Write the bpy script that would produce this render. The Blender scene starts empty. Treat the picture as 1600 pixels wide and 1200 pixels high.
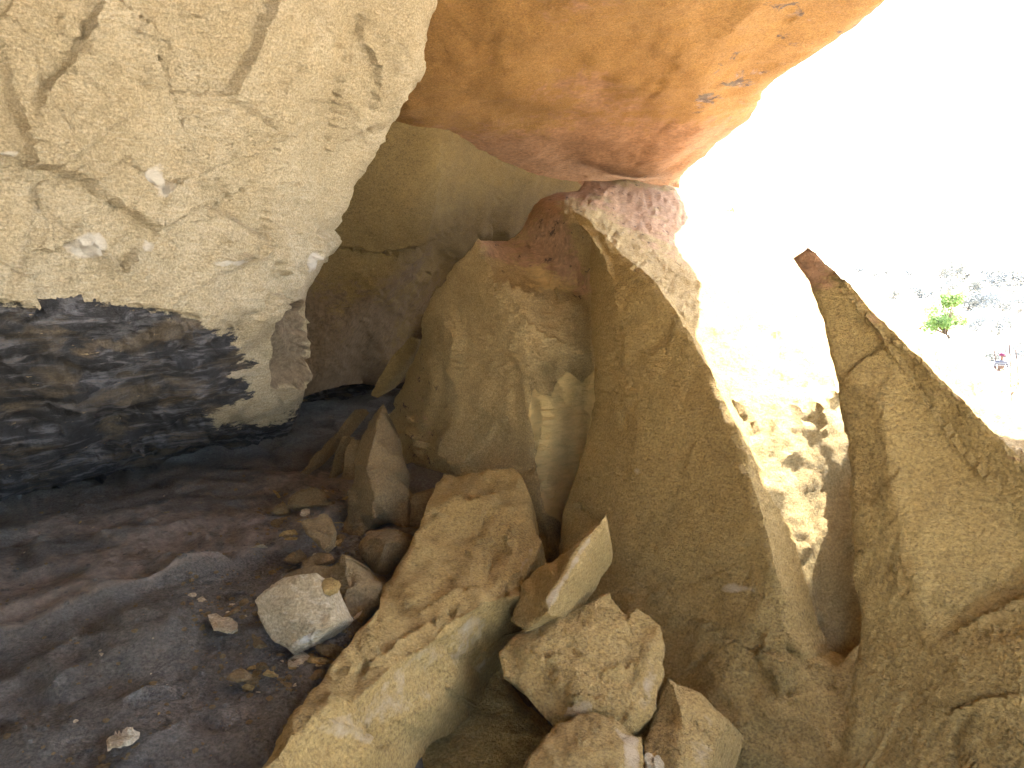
import bpy, bmesh, math, random
import numpy as np
from mathutils import Vector, noise
from mathutils.geometry import delaunay_2d_cdt
R = math.radians
rng = random.Random(7)
scene = bpy.context.scene
COL = scene.collection

# ------------------------------------------------------------------ camera
PITCH = R(8.0); F = 1156.0
CAM = np.array([0, 0, 1.3])
FWD = np.array([0, math.cos(PITCH), -math.sin(PITCH)])
UP = np.array([0, math.sin(PITCH), math.cos(PITCH)])
RT = np.array([1.0, 0, 0])

def P(x, y, d):
    """survey point: sight line (x, y) at distance d along the view axis"""
    return CAM + d * (FWD + (x - 800) / F * RT + (600 - y) / F * UP)

def Pn(xy, d):
    u = (xy[:, 0] - 800) / F; v = (600 - xy[:, 1]) / F
    return CAM[None] + d[:, None] * (FWD[None] + u[:, None] * RT[None] + v[:, None] * UP[None])

def at_z(x, y, z):
    r = FWD + (x - 800) / F * RT + (600 - y) / F * UP
    return CAM + r * ((z - CAM[2]) / r[2])

# ------------------------------------------------------------------ 2-D helpers
def seg_dist(pts, line, closed=False):
    """distance, side and run (0..1) of every point to a polyline"""
    ln = np.array(line, float)[:, :2]
    if closed: ln = np.vstack([ln, ln[:1]])
    a = ln[:-1]; b = ln[1:]
    L = np.linalg.norm(b - a, axis=1); cum = np.concatenate([[0], np.cumsum(L)])
    best = np.full(len(pts), 1e9); side = np.zeros(len(pts)); run = np.zeros(len(pts))
    for i in range(len(a)):
        e = b[i] - a[i]; w = pts - a[i]
        t = np.clip((w @ e) / max(e @ e, 1e-12), 0, 1)
        dv = w - t[:, None] * e
        dd = np.hypot(dv[:, 0], dv[:, 1])
        m = dd < best
        best[m] = dd[m]
        side[m] = (e[0] * w[m, 1] - e[1] * w[m, 0])
        run[m] = (cum[i] + t[m] * L[i]) / max(cum[-1], 1e-9)
    return best, np.sign(side), run

def inside(pts, poly):
    pl = np.array(poly, float)[:, :2]
    x, y = pts[:, 0], pts[:, 1]
    c = np.zeros(len(pts), bool)
    j = len(pl) - 1
    for i in range(len(pl)):
        xi, yi = pl[i]; xj, yj = pl[j]
        m = ((yi > y) != (yj > y))
        with np.errstate(divide='ignore', invalid='ignore'):
            m &= x < (xj - xi) * (y - yi) / (yj - yi + 1e-12) + xi
        c ^= m
        j = i
    return c

def sdf(pts, poly):
    """signed distance, positive inside"""
    d, _, _ = seg_dist(pts, poly, True)
    return np.where(inside(pts, poly), d, -d)

def fractal_line(p, q, step, rough, rr):
    """points from p up to (not including) q with a broken-stone jitter"""
    n = max(1, int(round(math.hypot(q[0] - p[0], q[1] - p[1]) / step)))
    k = 1
    pts = [np.array(p, float), np.array(q, float)]
    amp = rough * math.hypot(q[0] - p[0], q[1] - p[1])
    while len(pts) - 1 < n:
        new = []
        for a, b in zip(pts[:-1], pts[1:]):
            m = (a + b) / 2; e = b - a
            nrm = np.array([-e[1], e[0]] + [0] * (len(a) - 2)); L = np.hypot(nrm[0], nrm[1]) or 1
            m = m + nrm / L * rr.gauss(0, 1) * min(amp, L * .16) * .6
            new += [a, m]
        new.append(pts[-1]); pts = new; amp *= .62
    return pts[:-1]

def densify(line, step, rough, rr, closed):
    out = []
    n = len(line)
    for i in range(n if closed else n - 1):
        out += fractal_line(line[i], line[(i + 1) % n], step, rough, rr)
    if not closed: out.append(np.array(line[-1], float))
    return out

def interp(ctrl, edges, pts):
    """facet-wise linear interpolation of the third coordinate of ctrl over pts"""
    v2 = [Vector((float(c[0]), float(c[1]))) for c in ctrl]
    ov, oe, of, vmap, _, _ = delaunay_2d_cdt(v2, edges, [], 0, 1e-5)
    val = np.zeros(len(ov)); xy = np.array([[v.x, v.y] for v in ov])
    for i, src in enumerate(vmap):
        if src: val[i] = ctrl[src[0]][2]
        else:
            dd = [(c[0] - xy[i, 0]) ** 2 + (c[1] - xy[i, 1]) ** 2 for c in ctrl]
            a, b = np.argsort(dd)[:2]; wa, wb = 1 / (dd[a] + 1e-6), 1 / (dd[b] + 1e-6)
            val[i] = (ctrl[a][2] * wa + ctrl[b][2] * wb) / (wa + wb)
    res = np.full(len(pts), np.nan); bestneg = np.full(len(pts), -1e9)
    for f in of:
        A, B, C = xy[f[0]], xy[f[1]], xy[f[2]]
        den = (B[1] - C[1]) * (A[0] - C[0]) + (C[0] - B[0]) * (A[1] - C[1])
        if abs(den) < 1e-9: continue
        l1 = ((B[1] - C[1]) * (pts[:, 0] - C[0]) + (C[0] - B[0]) * (pts[:, 1] - C[1])) / den
        l2 = ((C[1] - A[1]) * (pts[:, 0] - C[0]) + (A[0] - C[0]) * (pts[:, 1] - C[1])) / den
        l3 = 1 - l1 - l2
        mn = np.minimum(np.minimum(l1, l2), l3)
        better = mn > bestneg
        if better.any():
            bestneg[better] = mn[better]
            c1, c2, c3 = [np.clip(l[better], 0, 1) for l in (l1, l2, l3)]
            s = c1 + c2 + c3
            res[better] = (c1 * val[f[0]] + c2 * val[f[1]] + c3 * val[f[2]]) / s
    return res

def fbm(p, scale, octv=4, seed=0.0, H=.9):
    s = Vector((seed * 13.7, seed * 7.1, seed * 3.3))
    return np.array([noise.fractal(Vector(q) * scale + s, H, 2.1, octv) for q in p])

def ridged(p, scale, octv=3, seed=0.0):
    s = Vector((seed * 5.7, seed * 9.1, seed * 2.3))
    return np.array([noise.ridged_multi_fractal(Vector(q) * scale + s, .9, 2.1, octv, .9, 1.6) for q in p])

def facetnoise(p, scale, seed=0.0):
    """cellular plates: each cell gets its own height and tilt"""
    out = np.zeros(len(p))
    s = Vector((seed * 3.1, seed * 8.3, seed * 4.9))
    for i, q in enumerate(p):
        dd, pp = noise.voronoi(Vector(q) * scale + s)
        c = pp[0]
        h = noise.cell(c * 7.31)
        tv = noise.cell_vector(c * 3.7) - Vector((.5, .5, .5))
        out[i] = (h - .5) * .5 + tv.dot(Vector(q) * scale + s - c)
    return out

# ------------------------------------------------------------------ the stone builder
def smooth_normals(V, T):
    n = np.cross(V[T[:, 1]] - V[T[:, 0]], V[T[:, 2]] - V[T[:, 0]])
    N = np.zeros_like(V)
    for k in range(3): np.add.at(N, T[:, k], n)
    N /= np.linalg.norm(N, axis=1)[:, None] + 1e-12
    return N

def stone(name, outline, inner=(), ridges=(), step=8, back=(0, .4, 0), rough=.07, seed=1, steps=(), cracks=(), blobs=(),
          auto=None, amp=(.012, 3.0), fine=(.004, 14.0), plates=None, edge=(10, .02), mat=None, mask=None, shrink=.12,
          plan=False, away=None, smooth=0, sharp=38, extra=None, rings=4, relief=None):
    """Closed stone: visible faces surveyed as an outline with creases, grown back along `back` to its real thickness.
    plan=True: the outline is a plan (x, y, z) in metres."""
    rr = random.Random(seed)
    inv = (lambda c: (c[0], c[1], c[2])) if plan else (lambda c: (c[0], c[1], 1.0 / c[2]))
    ctrl = [inv(c) for c in outline]; edges = [(i, (i + 1) % len(outline)) for i in range(len(outline))]
    for rl in ridges:
        b0 = len(ctrl); ctrl += [inv(c) for c in rl]
        edges += [(b0 + i, b0 + i + 1) for i in range(len(rl) - 1)]
    ctrl += [inv(c) for c in inner]
    # fine points
    bl = densify([(c[0], c[1]) for c in outline], step, rough, rr, True)
    nb = len(bl)
    pts = list(bl); fe = []
    for rl in ridges:
        dl = densify([(c[0], c[1]) for c in rl], step, rough * .55, rr, False)
        keep = inside(np.array(dl), bl)
        bd, _, _ = seg_dist(np.array(dl), bl, True)
        dl = [q for q, k, e in zip(dl, keep, bd) if k and e > step * .5]
        b0 = len(pts); pts += dl
        fe += [(b0 + i, b0 + i + 1) for i in range(len(dl) - 1)]
    con = np.array(pts)
    lo = con.min(0); hi = con.max(0)
    gx = np.arange(lo[0], hi[0], step); gy = np.arange(lo[1], hi[1], step * .87)
    G = np.array([(x + (.5 * step if j % 2 else 0), y) for j, y in enumerate(gy) for x in gx])
    G = G + np.array([[rr.uniform(-.28, .28) * step, rr.uniform(-.28, .28) * step] for _ in range(len(G))])
    G = G[inside(G, bl)]
    d, _, _ = seg_dist(G, bl, True); G = G[d > step * .55]
    for rl in ridges:
        d, _, _ = seg_dist(G, rl); G = G[d > step * .35]
    allp = np.vstack([con, G])
    ov, oe, of, vmap, _, _ = delaunay_2d_cdt([Vector((float(q[0]), float(q[1]))) for q in allp], fe, [list(range(nb))], 1, 1e-5)
    xy = np.array([[v.x, v.y] for v in ov]); T = np.array([f for f in of if len(f) == 3])
    back2 = {}
    for i, s in enumerate(vmap):
        for k in s: back2[k] = i
    loop = []
    for k in range(nb):
        i = back2[k]
        if not loop or loop[-1] != i: loop.append(i)
    if loop[0] == loop[-1]: loop.pop()
    val = interp(ctrl, edges, xy)
    if smooth:
        # soften facets: average with neighbours in the triangulation
        nbr_a = np.concatenate([T[:, 0], T[:, 1], T[:, 2]]); nbr_b = np.concatenate([T[:, 1], T[:, 2], T[:, 0]])
        fixed = np.zeros(len(xy), bool); fixed[loop] = True
        for _ in range(smooth):
            s = np.zeros(len(xy)); n = np.zeros(len(xy))
            np.add.at(s, nbr_a, val[nbr_b]); np.add.at(n, nbr_a, 1); np.add.at(s, nbr_b, val[nbr_a]); np.add.at(n, nbr_b, 1)
            nv = s / np.maximum(n, 1)
            val = np.where(fixed, val, nv)
    V = np.column_stack([xy, val]) if plan else Pn(xy, 1.0 / val)
    # orient toward the viewer / the open side
    n0 = np.cross(V[T[:, 1]] - V[T[:, 0]], V[T[:, 2]] - V[T[:, 0]])
    want = (np.array(away)[None] if away is not None else CAM[None] - V[T[:, 0]])
    flip = (n0 * want).sum(1) < 0
    T[flip] = T[flip][:, ::-1]
    N = smooth_normals(V, T)
    D = np.zeros(len(V))
    for st in steps:
        ln, w, h = st[:3]
        dd, sd, run = seg_dist(xy, ln)
        fade = np.clip(np.minimum(run, 1 - run) * 6, 0, 1)
        tt = np.clip(dd / w, 0, 1)
        D += np.where(sd > 0, h * (1 - tt) ** 2, -.15 * h * np.exp(-dd / (w * .2))) * fade
    for ln, w, h in cracks:
        dd, sd, run = seg_dist(xy, ln)
        fade = np.clip(np.minimum(run, 1 - run) * 8, .0, 1)
        D -= h * np.exp(-(dd / w) ** 2) * fade
    for bx, by, rx, ry, h in blobs:
        D += h * np.exp(-((xy[:, 0] - bx) / rx) ** 2 - ((xy[:, 1] - by) / ry) ** 2)
    if auto:
        cnt, ln, w, h = auto
        for _ in range(cnt):
            k = rr.randrange(len(xy)); a = rr.uniform(0, 6.28); l = ln * rr.uniform(.4, 1.3)
            c = xy[k]; pl = [c + np.array([math.cos(a), math.sin(a)]) * l * t for t in (-.5, -.15, .2, .5)]
            pl = [q + np.array([rr.uniform(-1, 1), rr.uniform(-1, 1)]) * l * .15 for q in pl]
            near = np.hypot(xy[:, 0] - c[0], xy[:, 1] - c[1]) < l + w
            dd, sd, run = seg_dist(xy[near], pl)
            fade = np.clip(np.minimum(run, 1 - run) * 6, 0, 1); tt = np.clip(dd / w, 0, 1)
            D[near] += np.where(sd > 0, 1, -.1) * h * rr.uniform(.3, 1) * (1 - tt) ** 2 * fade
    if amp: D += amp[0] * fbm(V, amp[1], 4, seed)
    if fine: D += fine[0] * fbm(V, fine[1], 3, seed + 5)
    if plates: D += plates[0] * facetnoise(V, plates[1], seed)
    if extra is not None: D += extra(xy, V)
    if relief is not None: D *= relief(V, xy)
    ed, _, _ = seg_dist(xy, bl, True)
    V2 = V + N * D[:, None]
    bk = np.array(back, float)
    bdir = bk / (np.linalg.norm(bk) + 1e-9)
    er = np.clip(1 - ed / edge[0], 0, 1) ** 2 * edge[1]
    V2 = V2 + bdir[None] * er[:, None]
    # rings to the back
    nV = len(V2)
    cen = V2[loop].mean(0)
    verts = [V2]; faces = [list(t) for t in T]
    prev = list(loop); nl = len(loop)
    tot = nV
    LN = np.array([rr.gauss(0, 1) for _ in range(nl)])
    for k in range(1, rings):
        t = k / rings
        rp = V[loop] + bk[None] * t + (cen - V[loop]) * (shrink * t)
        nz = fbm(rp, 5.0, 3, seed + 9)
        out = rp - cen; out /= np.linalg.norm(out, axis=1)[:, None] + 1e-9
        rp = rp + out * (nz * .02 * np.linalg.norm(bk) ** .5)[:, None]
        verts.append(rp)
        cur = list(range(tot, tot + nl)); tot += nl
        for i in range(nl):
            j = (i + 1) % nl
            faces.append([prev[i], cur[i], cur[j], prev[j]])
        prev = cur
    VB = V + bk[None] + (cen[None] - V) * shrink
    verts.append(VB)
    for i in range(nl):
        j = (i + 1) % nl
        faces.append([prev[i], tot + loop[i], tot + loop[j], prev[j]])
    faces += [[tot + t[2], tot + t[1], tot + t[0]] for t in T]
    AV = np.vstack(verts)
    base = np.array([AV[:, 0].mean(), AV[:, 1].mean(), AV[:, 2].min()])
    me = bpy.data.meshes.new(name)
    me.from_pydata((AV - base).tolist(), [], faces)
    bm = bmesh.new(); bm.from_mesh(me); bmesh.ops.recalc_face_normals(bm, faces=bm.faces); bm.to_mesh(me); bm.free()
    at = me.attributes.new('mask', 'FLOAT_COLOR', 'POINT')
    mk = np.zeros((len(AV), 4)); mk[:, 3] = 1
    if mask is not None:
        m3 = mask(xy, V)
        mk[:nV, :3] = m3
        o = nV
        for k in range(1, rings): mk[o:o + nl, :3] = m3[loop]; o += nl
        mk[o:, :3] = m3
    at.data.foreach_set('color', mk.astype(np.float32).ravel())
    me.polygons.foreach_set('use_smooth', [True] * len(me.polygons))
    me.set_sharp_from_angle(angle=R(sharp))
    if mat: me.materials.append(mat)
    me.update()
    ob = bpy.data.objects.new(name, me); ob.location = base
    COL.objects.link(ob)
    return ob

def tag(o, label, cat=None, group=None, kind=None):
    if label: o['label'] = label
    if cat: o['category'] = cat
    if group: o['group'] = group
    if kind: o['kind'] = kind
    return o

# ------------------------------------------------------------------ materials
class NT:
    def __init__(s, name):
        s.m = bpy.data.materials.new(name); s.m.use_nodes = True
        s.t = s.m.node_tree; s.t.nodes.clear()
        s.out = s.t.nodes.new('ShaderNodeOutputMaterial')
        s.b = s.t.nodes.new('ShaderNodeBsdfPrincipled')
        s.t.links.new(s.b.outputs[0], s.out.inputs[0])
        g = s.t.nodes.new('ShaderNodeNewGeometry'); s.pos = g.outputs['Position']
    def n(s, typ, **kw):
        nd = s.t.nodes.new(typ)
        for k, v in kw.items(): setattr(nd, k, v)
        return nd
    def l(s, a, b): s.t.links.new(a, b)
    def mapped(s, scale=(1, 1, 1), rot=(0, 0, 0)):
        m = s.n('ShaderNodeMapping'); m.inputs['Scale'].default_value = scale; m.inputs['Rotation'].default_value = rot
        s.l(s.pos, m.inputs['Vector']); return m.outputs[0]
    def noise(s, scale, detail=4, rough=.6, vec=None, dist=0):
        nd = s.n('ShaderNodeTexNoise'); nd.inputs['Scale'].default_value = scale; nd.inputs['Detail'].default_value = detail
        nd.inputs['Roughness'].default_value = rough; nd.inputs['Distortion'].default_value = dist
        s.l(vec or s.pos, nd.inputs['Vector']); return nd.outputs['Fac']
    def voro(s, scale, vec=None, feature='F1', out='Distance'):
        nd = s.n('ShaderNodeTexVoronoi', feature=feature); nd.inputs['Scale'].default_value = scale
        s.l(vec or s.pos, nd.inputs['Vector']); return nd.outputs[out]
    def ramp(s, fac, stops):
        nd = s.n('ShaderNodeValToRGB'); cr = nd.color_ramp
        while len(cr.elements) < len(stops): cr.elements.new(.5)
        for e, (p, c) in zip(cr.elements, stops):
            e.position = p; e.color = (*c, 1) if not isinstance(c, (int, float)) else (c, c, c, 1)
        s.l(fac, nd.inputs[0]); return nd.outputs[0]
    def mix(s, fac, a, b, mode='MIX'):
        nd = s.n('ShaderNodeMix', data_type='RGBA', blend_type=mode)
        if isinstance(fac, (int, float)): nd.inputs[0].default_value = fac
        else: s.l(fac, nd.inputs[0])
        for i, v in ((6, a), (7, b)):
            if isinstance(v, tuple): nd.inputs[i].default_value = (*v, 1)
            else: s.l(v, nd.inputs[i])
        return nd.outputs[2]
    def math(s, op, a, b=None, clamp=False):
        nd = s.n('ShaderNodeMath', operation=op, use_clamp=clamp)
        for i, v in ((0, a), (1, b)):
            if v is None: continue
            if isinstance(v, (int, float)): nd.inputs[i].default_value = v
            else: s.l(v, nd.inputs[i])
        return nd.outputs[0]
    def bump(s, layers):
        prev = None
        for h, dist, st in layers:
            nd = s.n('ShaderNodeBump'); nd.inputs['Distance'].default_value = dist; nd.inputs['Strength'].default_value = st
            s.l(h, nd.inputs['Height'])
            if prev: s.l(prev, nd.inputs['Normal'])
            prev = nd.outputs[0]
        s.l(prev, s.b.inputs['Normal'])

def rock_mat(name, base, dark, light, red=(.36, .2, .105), soot=(.045, .044, .047), pale=(.62, .56, .46), ochre=(.42, .25, .07),
             streak=(.5, .2, .0), rough=.85, grain=1.0, spec=.25, flecks=0.0, spread=.13):
    s = NT(name)
    attr = s.n('ShaderNodeAttribute', attribute_name='mask')
    sep = s.n('ShaderNodeSeparateColor'); s.l(attr.outputs['Color'], sep.inputs[0])
    big = s.noise(1.7, 5, .6, dist=.4)
    med = s.noise(7, 6, .65, dist=.3)
    sv = s.mapped((3, 3, 11), streak)
    st = s.noise(3.0, 6, .7, sv, .2)
    gr = s.noise(90, 4, .7)
    c = s.ramp(big, [(.5 - spread, dark), (.5, base), (.5 + spread, light)])
    c = s.mix(s.ramp(s.noise(4.2, 8, .72, sv, .6), [(.44, .75), (.53, 0.0)]), c, dark)
    c = s.mix(s.ramp(s.noise(6.5, 8, .75, sv, .3), [(.52, 0.0), (.6, .7)]), c, light)
    c = s.mix(s.ramp(st, [(.42, 0.0), (.68, .55)]), c, tuple(x * .72 for x in base))
    c = s.mix(s.ramp(med, [(.5, 0.0), (.75, .6)]), c, ochre)
    c = s.mix(s.ramp(s.noise(11, 5, .7, dist=.5), [(.58, 0.0), (.72, .5)]), c, light)
    c = s.mix(s.ramp(s.noise(34, 6, .75, sv, .3), [(.3, .55), (.62, 0.0)]), c, tuple(x * .5 for x in base))
    c = s.mix(s.ramp(s.noise(13, 7, .78, sv, .5), [(.36, .6), (.5, 0.0)]), c, tuple(x * .62 for x in dark))
    c = s.mix(.54, c, s.ramp(gr, [(.34, tuple(x * .42 for x in base)), (.66, tuple(min(1, x * 1.45) for x in base))]))
    # weathered red crust
    jag = s.noise(9, 6, .7, s.mapped((1, 1, 2.2), streak), .6)
    rm = s.math('ADD', sep.outputs[1], s.math('MULTIPLY', s.math('SUBTRACT', jag, .5), .9))
    rm = s.ramp(rm, [(.42, 0.0), (.56, 1.0)])
    redc = s.ramp(s.noise(26, 5, .75), [(.3, tuple(x * .62 for x in red)), (.5, red), (.72, tuple(min(1, x * 1.5) for x in red))])
    c = s.mix(rm, c, redc)
    fl_ = s.ramp(s.noise(19, 4, .6, s.mapped((1, .35, 1), (0, 0, .5)), .3), [(.62, 0.0), (.67, 1.0)])
    c = s.mix(s.math('MULTIPLY', fl_, s.ramp(sep.outputs[1], [(.12, 0.0), (.28, flecks)])), c, (.085, .055, .045))
    # freshly broken pale stone, and missing light painted on the outcrop's cleft and cap
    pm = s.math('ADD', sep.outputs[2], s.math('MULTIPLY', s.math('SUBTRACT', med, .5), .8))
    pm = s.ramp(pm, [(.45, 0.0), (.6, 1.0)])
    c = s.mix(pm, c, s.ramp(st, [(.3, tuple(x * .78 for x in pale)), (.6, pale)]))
    # soot; on the back walls it carries painted shade
    sj = s.noise(5.5, 7, .72, s.mapped((1, 1, 3.4), streak), .5)
    sm = s.math('ADD', sep.outputs[0], s.math('MULTIPLY', s.math('SUBTRACT', sj, .5), 1.05))
    sm = s.ramp(sm, [(.46, 0.0), (.53, 1.0)])
    sn = s.noise(3.2, 7, .72, s.mapped((1.2, 1.2, 5.0), streak), .8)
    sc = s.ramp(sn, [(.3, tuple(x * .6 for x in soot)), (.5, soot), (.6, tuple(x * 3.6 for x in soot)), (.72, (.20, .165, .135))])
    chips = s.ramp(s.noise(16, 5, .7, s.mapped((1, 1, 2.6), streak), .4), [(.665, 0.0), (.69, 1.0)])
    brown = s.ramp(s.noise(2.6, 5, .65, s.mapped((1, 1, 3.0), streak), .5), [(.5, 0.0), (.62, .8)])
    sc = s.mix(brown, sc, s.ramp(gr, [(.3, (.085, .065, .045)), (.7, (.2, .155, .10))]))
    sc = s.mix(chips, sc, (.38, .29, .16))
    c = s.mix(sm, c, sc)
    s.l(c, s.b.inputs['Base Color'])
    s.b.inputs['Roughness'].default_value = rough
    s.b.inputs['Specular IOR Level'].default_value = spec
    pit = s.voro(38, s.mapped((1, 1, 1.5)))
    s.bump([(s.noise(4, 6, .65, sv), .05 * grain, .6), (s.noise(24, 8, .78, sv, .4), .036 * grain, 1.0), (pit, .012 * grain, .3), (gr, .009 * grain, .8)])
    return s.m

M_cream = rock_mat('cream_sandstone', (.55, .465, .31), (.37, .28, .15), (.76, .70, .56), ochre=(.47, .31, .13), streak=(.2, .5, 0), red=(.27, .215, .145), pale=(.72, .67, .58))
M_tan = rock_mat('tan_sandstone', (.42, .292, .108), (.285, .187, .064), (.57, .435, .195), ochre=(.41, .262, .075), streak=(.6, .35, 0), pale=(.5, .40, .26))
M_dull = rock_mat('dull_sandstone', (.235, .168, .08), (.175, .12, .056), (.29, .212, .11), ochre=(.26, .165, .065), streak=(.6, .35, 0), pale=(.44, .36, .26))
M_ochre = rock_mat('ochre_roof_stone', (.30, .162, .047), (.215, .108, .033), (.39, .235, .095), ochre=(.44, .26, .075), red=(.28, .15, .075), soot=(.085, .06, .05), streak=(0, 0, .3), pale=(.5, .36, .22), grain=.6)
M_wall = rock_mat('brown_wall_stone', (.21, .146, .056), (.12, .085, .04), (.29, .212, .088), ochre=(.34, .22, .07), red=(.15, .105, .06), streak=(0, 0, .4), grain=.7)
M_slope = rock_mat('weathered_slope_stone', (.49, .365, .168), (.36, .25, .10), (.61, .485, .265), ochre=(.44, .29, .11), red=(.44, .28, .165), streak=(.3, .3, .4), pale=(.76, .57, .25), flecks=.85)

# ------------------------------------------------------------------ world, sun, camera
SUN_DIR = Vector((0.53, 0.30, 0.80)).normalized()
elev = math.asin(SUN_DIR.z); azim = math.atan2(SUN_DIR.x, SUN_DIR.y)
w = bpy.data.worlds.new('World'); scene.world = w; w.use_nodes = True
nt = w.node_tree; nt.nodes.clear()
sky = nt.nodes.new('ShaderNodeTexSky'); sky.sky_type = 'NISHITA'; sky.sun_disc = False
sky.sun_elevation = elev; sky.sun_rotation = azim; sky.ozone_density = .4; sky.dust_density = 2.5; sky.air_density = 1.0
bg = nt.nodes.new('ShaderNodeBackground'); bg.inputs[1].default_value = 0.15
wo = nt.nodes.new('ShaderNodeOutputWorld')
nt.links.new(sky.outputs[0], bg.inputs[0]); nt.links.new(bg.outputs[0], wo.inputs[0])
sl = bpy.data.lights.new('sun', 'SUN'); sl.energy = 4.6; sl.angle = R(.5); sl.color = (1, .945, .85)
so = bpy.data.objects.new('sun', sl); COL.objects.link(so); so.location = (10, 5, 20)
so.rotation_euler = SUN_DIR.to_track_quat('Z', 'Y').to_euler()
cd = bpy.data.cameras.new('camera'); cam = bpy.data.objects.new('camera', cd); COL.objects.link(cam)
cd.sensor_width = 36; cd.lens = 36 * F / 1600; cd.clip_start = .05; cd.clip_end = 3000
cam.location = CAM; cam.rotation_euler = (R(90) - PITCH, 0, 0)
scene.camera = cam
scene.view_settings.view_transform = 'Standard'; scene.view_settings.look = 'None'
scene.view_settings.exposure = 3.6; scene.view_settings.gamma = 1
scene.cycles.use_denoising = True
scene.cycles.use_adaptive_sampling = True; scene.cycles.adaptive_threshold = .035
scene.cycles.max_bounces = 9; scene.cycles.diffuse_bounces = 7; scene.cycles.glossy_bounces = 3
scene.cycles.sample_clamp_indirect = 12

def soft(xy, poly, width):
    return np.clip(.5 + sdf(xy, poly) / (2 * width), 0, 1)

# ------------------------------------------------------------------ big boulder on the left
SOOT = [(-800, 478), (-100, 472), (0, 480), (100, 488), (250, 494), (318, 506), (330, 530), (378, 526), (366, 548), (397, 563), (362, 584),
        (382, 590), (386, 616), (345, 634), (322, 650), (352, 664), (410, 668), (455, 652), (484, 636), (492, 662), (470, 700), (300, 740), (0, 820), (-800, 990)]
ALC = [(452, 484), (478, 475), (497, 478), (497, 520), (491, 560), (480, 590), (455, 600), (420, 606), (418, 575), (428, 530), (438, 505)]
def boulder_mask(xy, V):
    m = np.zeros((len(xy), 3))
    m[:, 0] = soft(xy, SOOT, 30)
    pz = np.zeros(len(xy))
    for cx, cy, rx, ry in ((350, 410, 34, 9), (150, 385, 40, 30), (240, 385, 14, 16), (490, 410, 14, 26), (80, 484, 14, 5), (22, 240, 20, 10), (250, 280, 26, 34)):
        pz = np.maximum(pz, .78 * np.exp(-((xy[:, 0] - cx) / rx) ** 2 - ((xy[:, 1] - cy) / ry) ** 2))
    m[:, 2] = pz
    m[:, 1] = soft(xy, ALC, 4) * .8 + .25 * soft(xy, [(400, 600), (440, 600), (500, 560), (500, 660), (440, 690), (400, 680)], 20)
    return m
def boulder_extra(xy, V):
    s = soft(xy, SOOT, 20)
    lay = np.sin(V[:, 2] * 46 + 6 * fbm(V, 2.0, 3, 3)) * .012 + np.abs(fbm(V, 5.0, 4, 8)) * .018
    alc = np.clip(sdf(xy, ALC) / 7, 0, 1)
    return s * lay - alc * .16 + (1 - s) * (1 - soft(xy, [(395, 470), (520, 460), (520, 700), (395, 700)], 25)) * facetnoise(V, 5.0, 8) * .02
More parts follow.
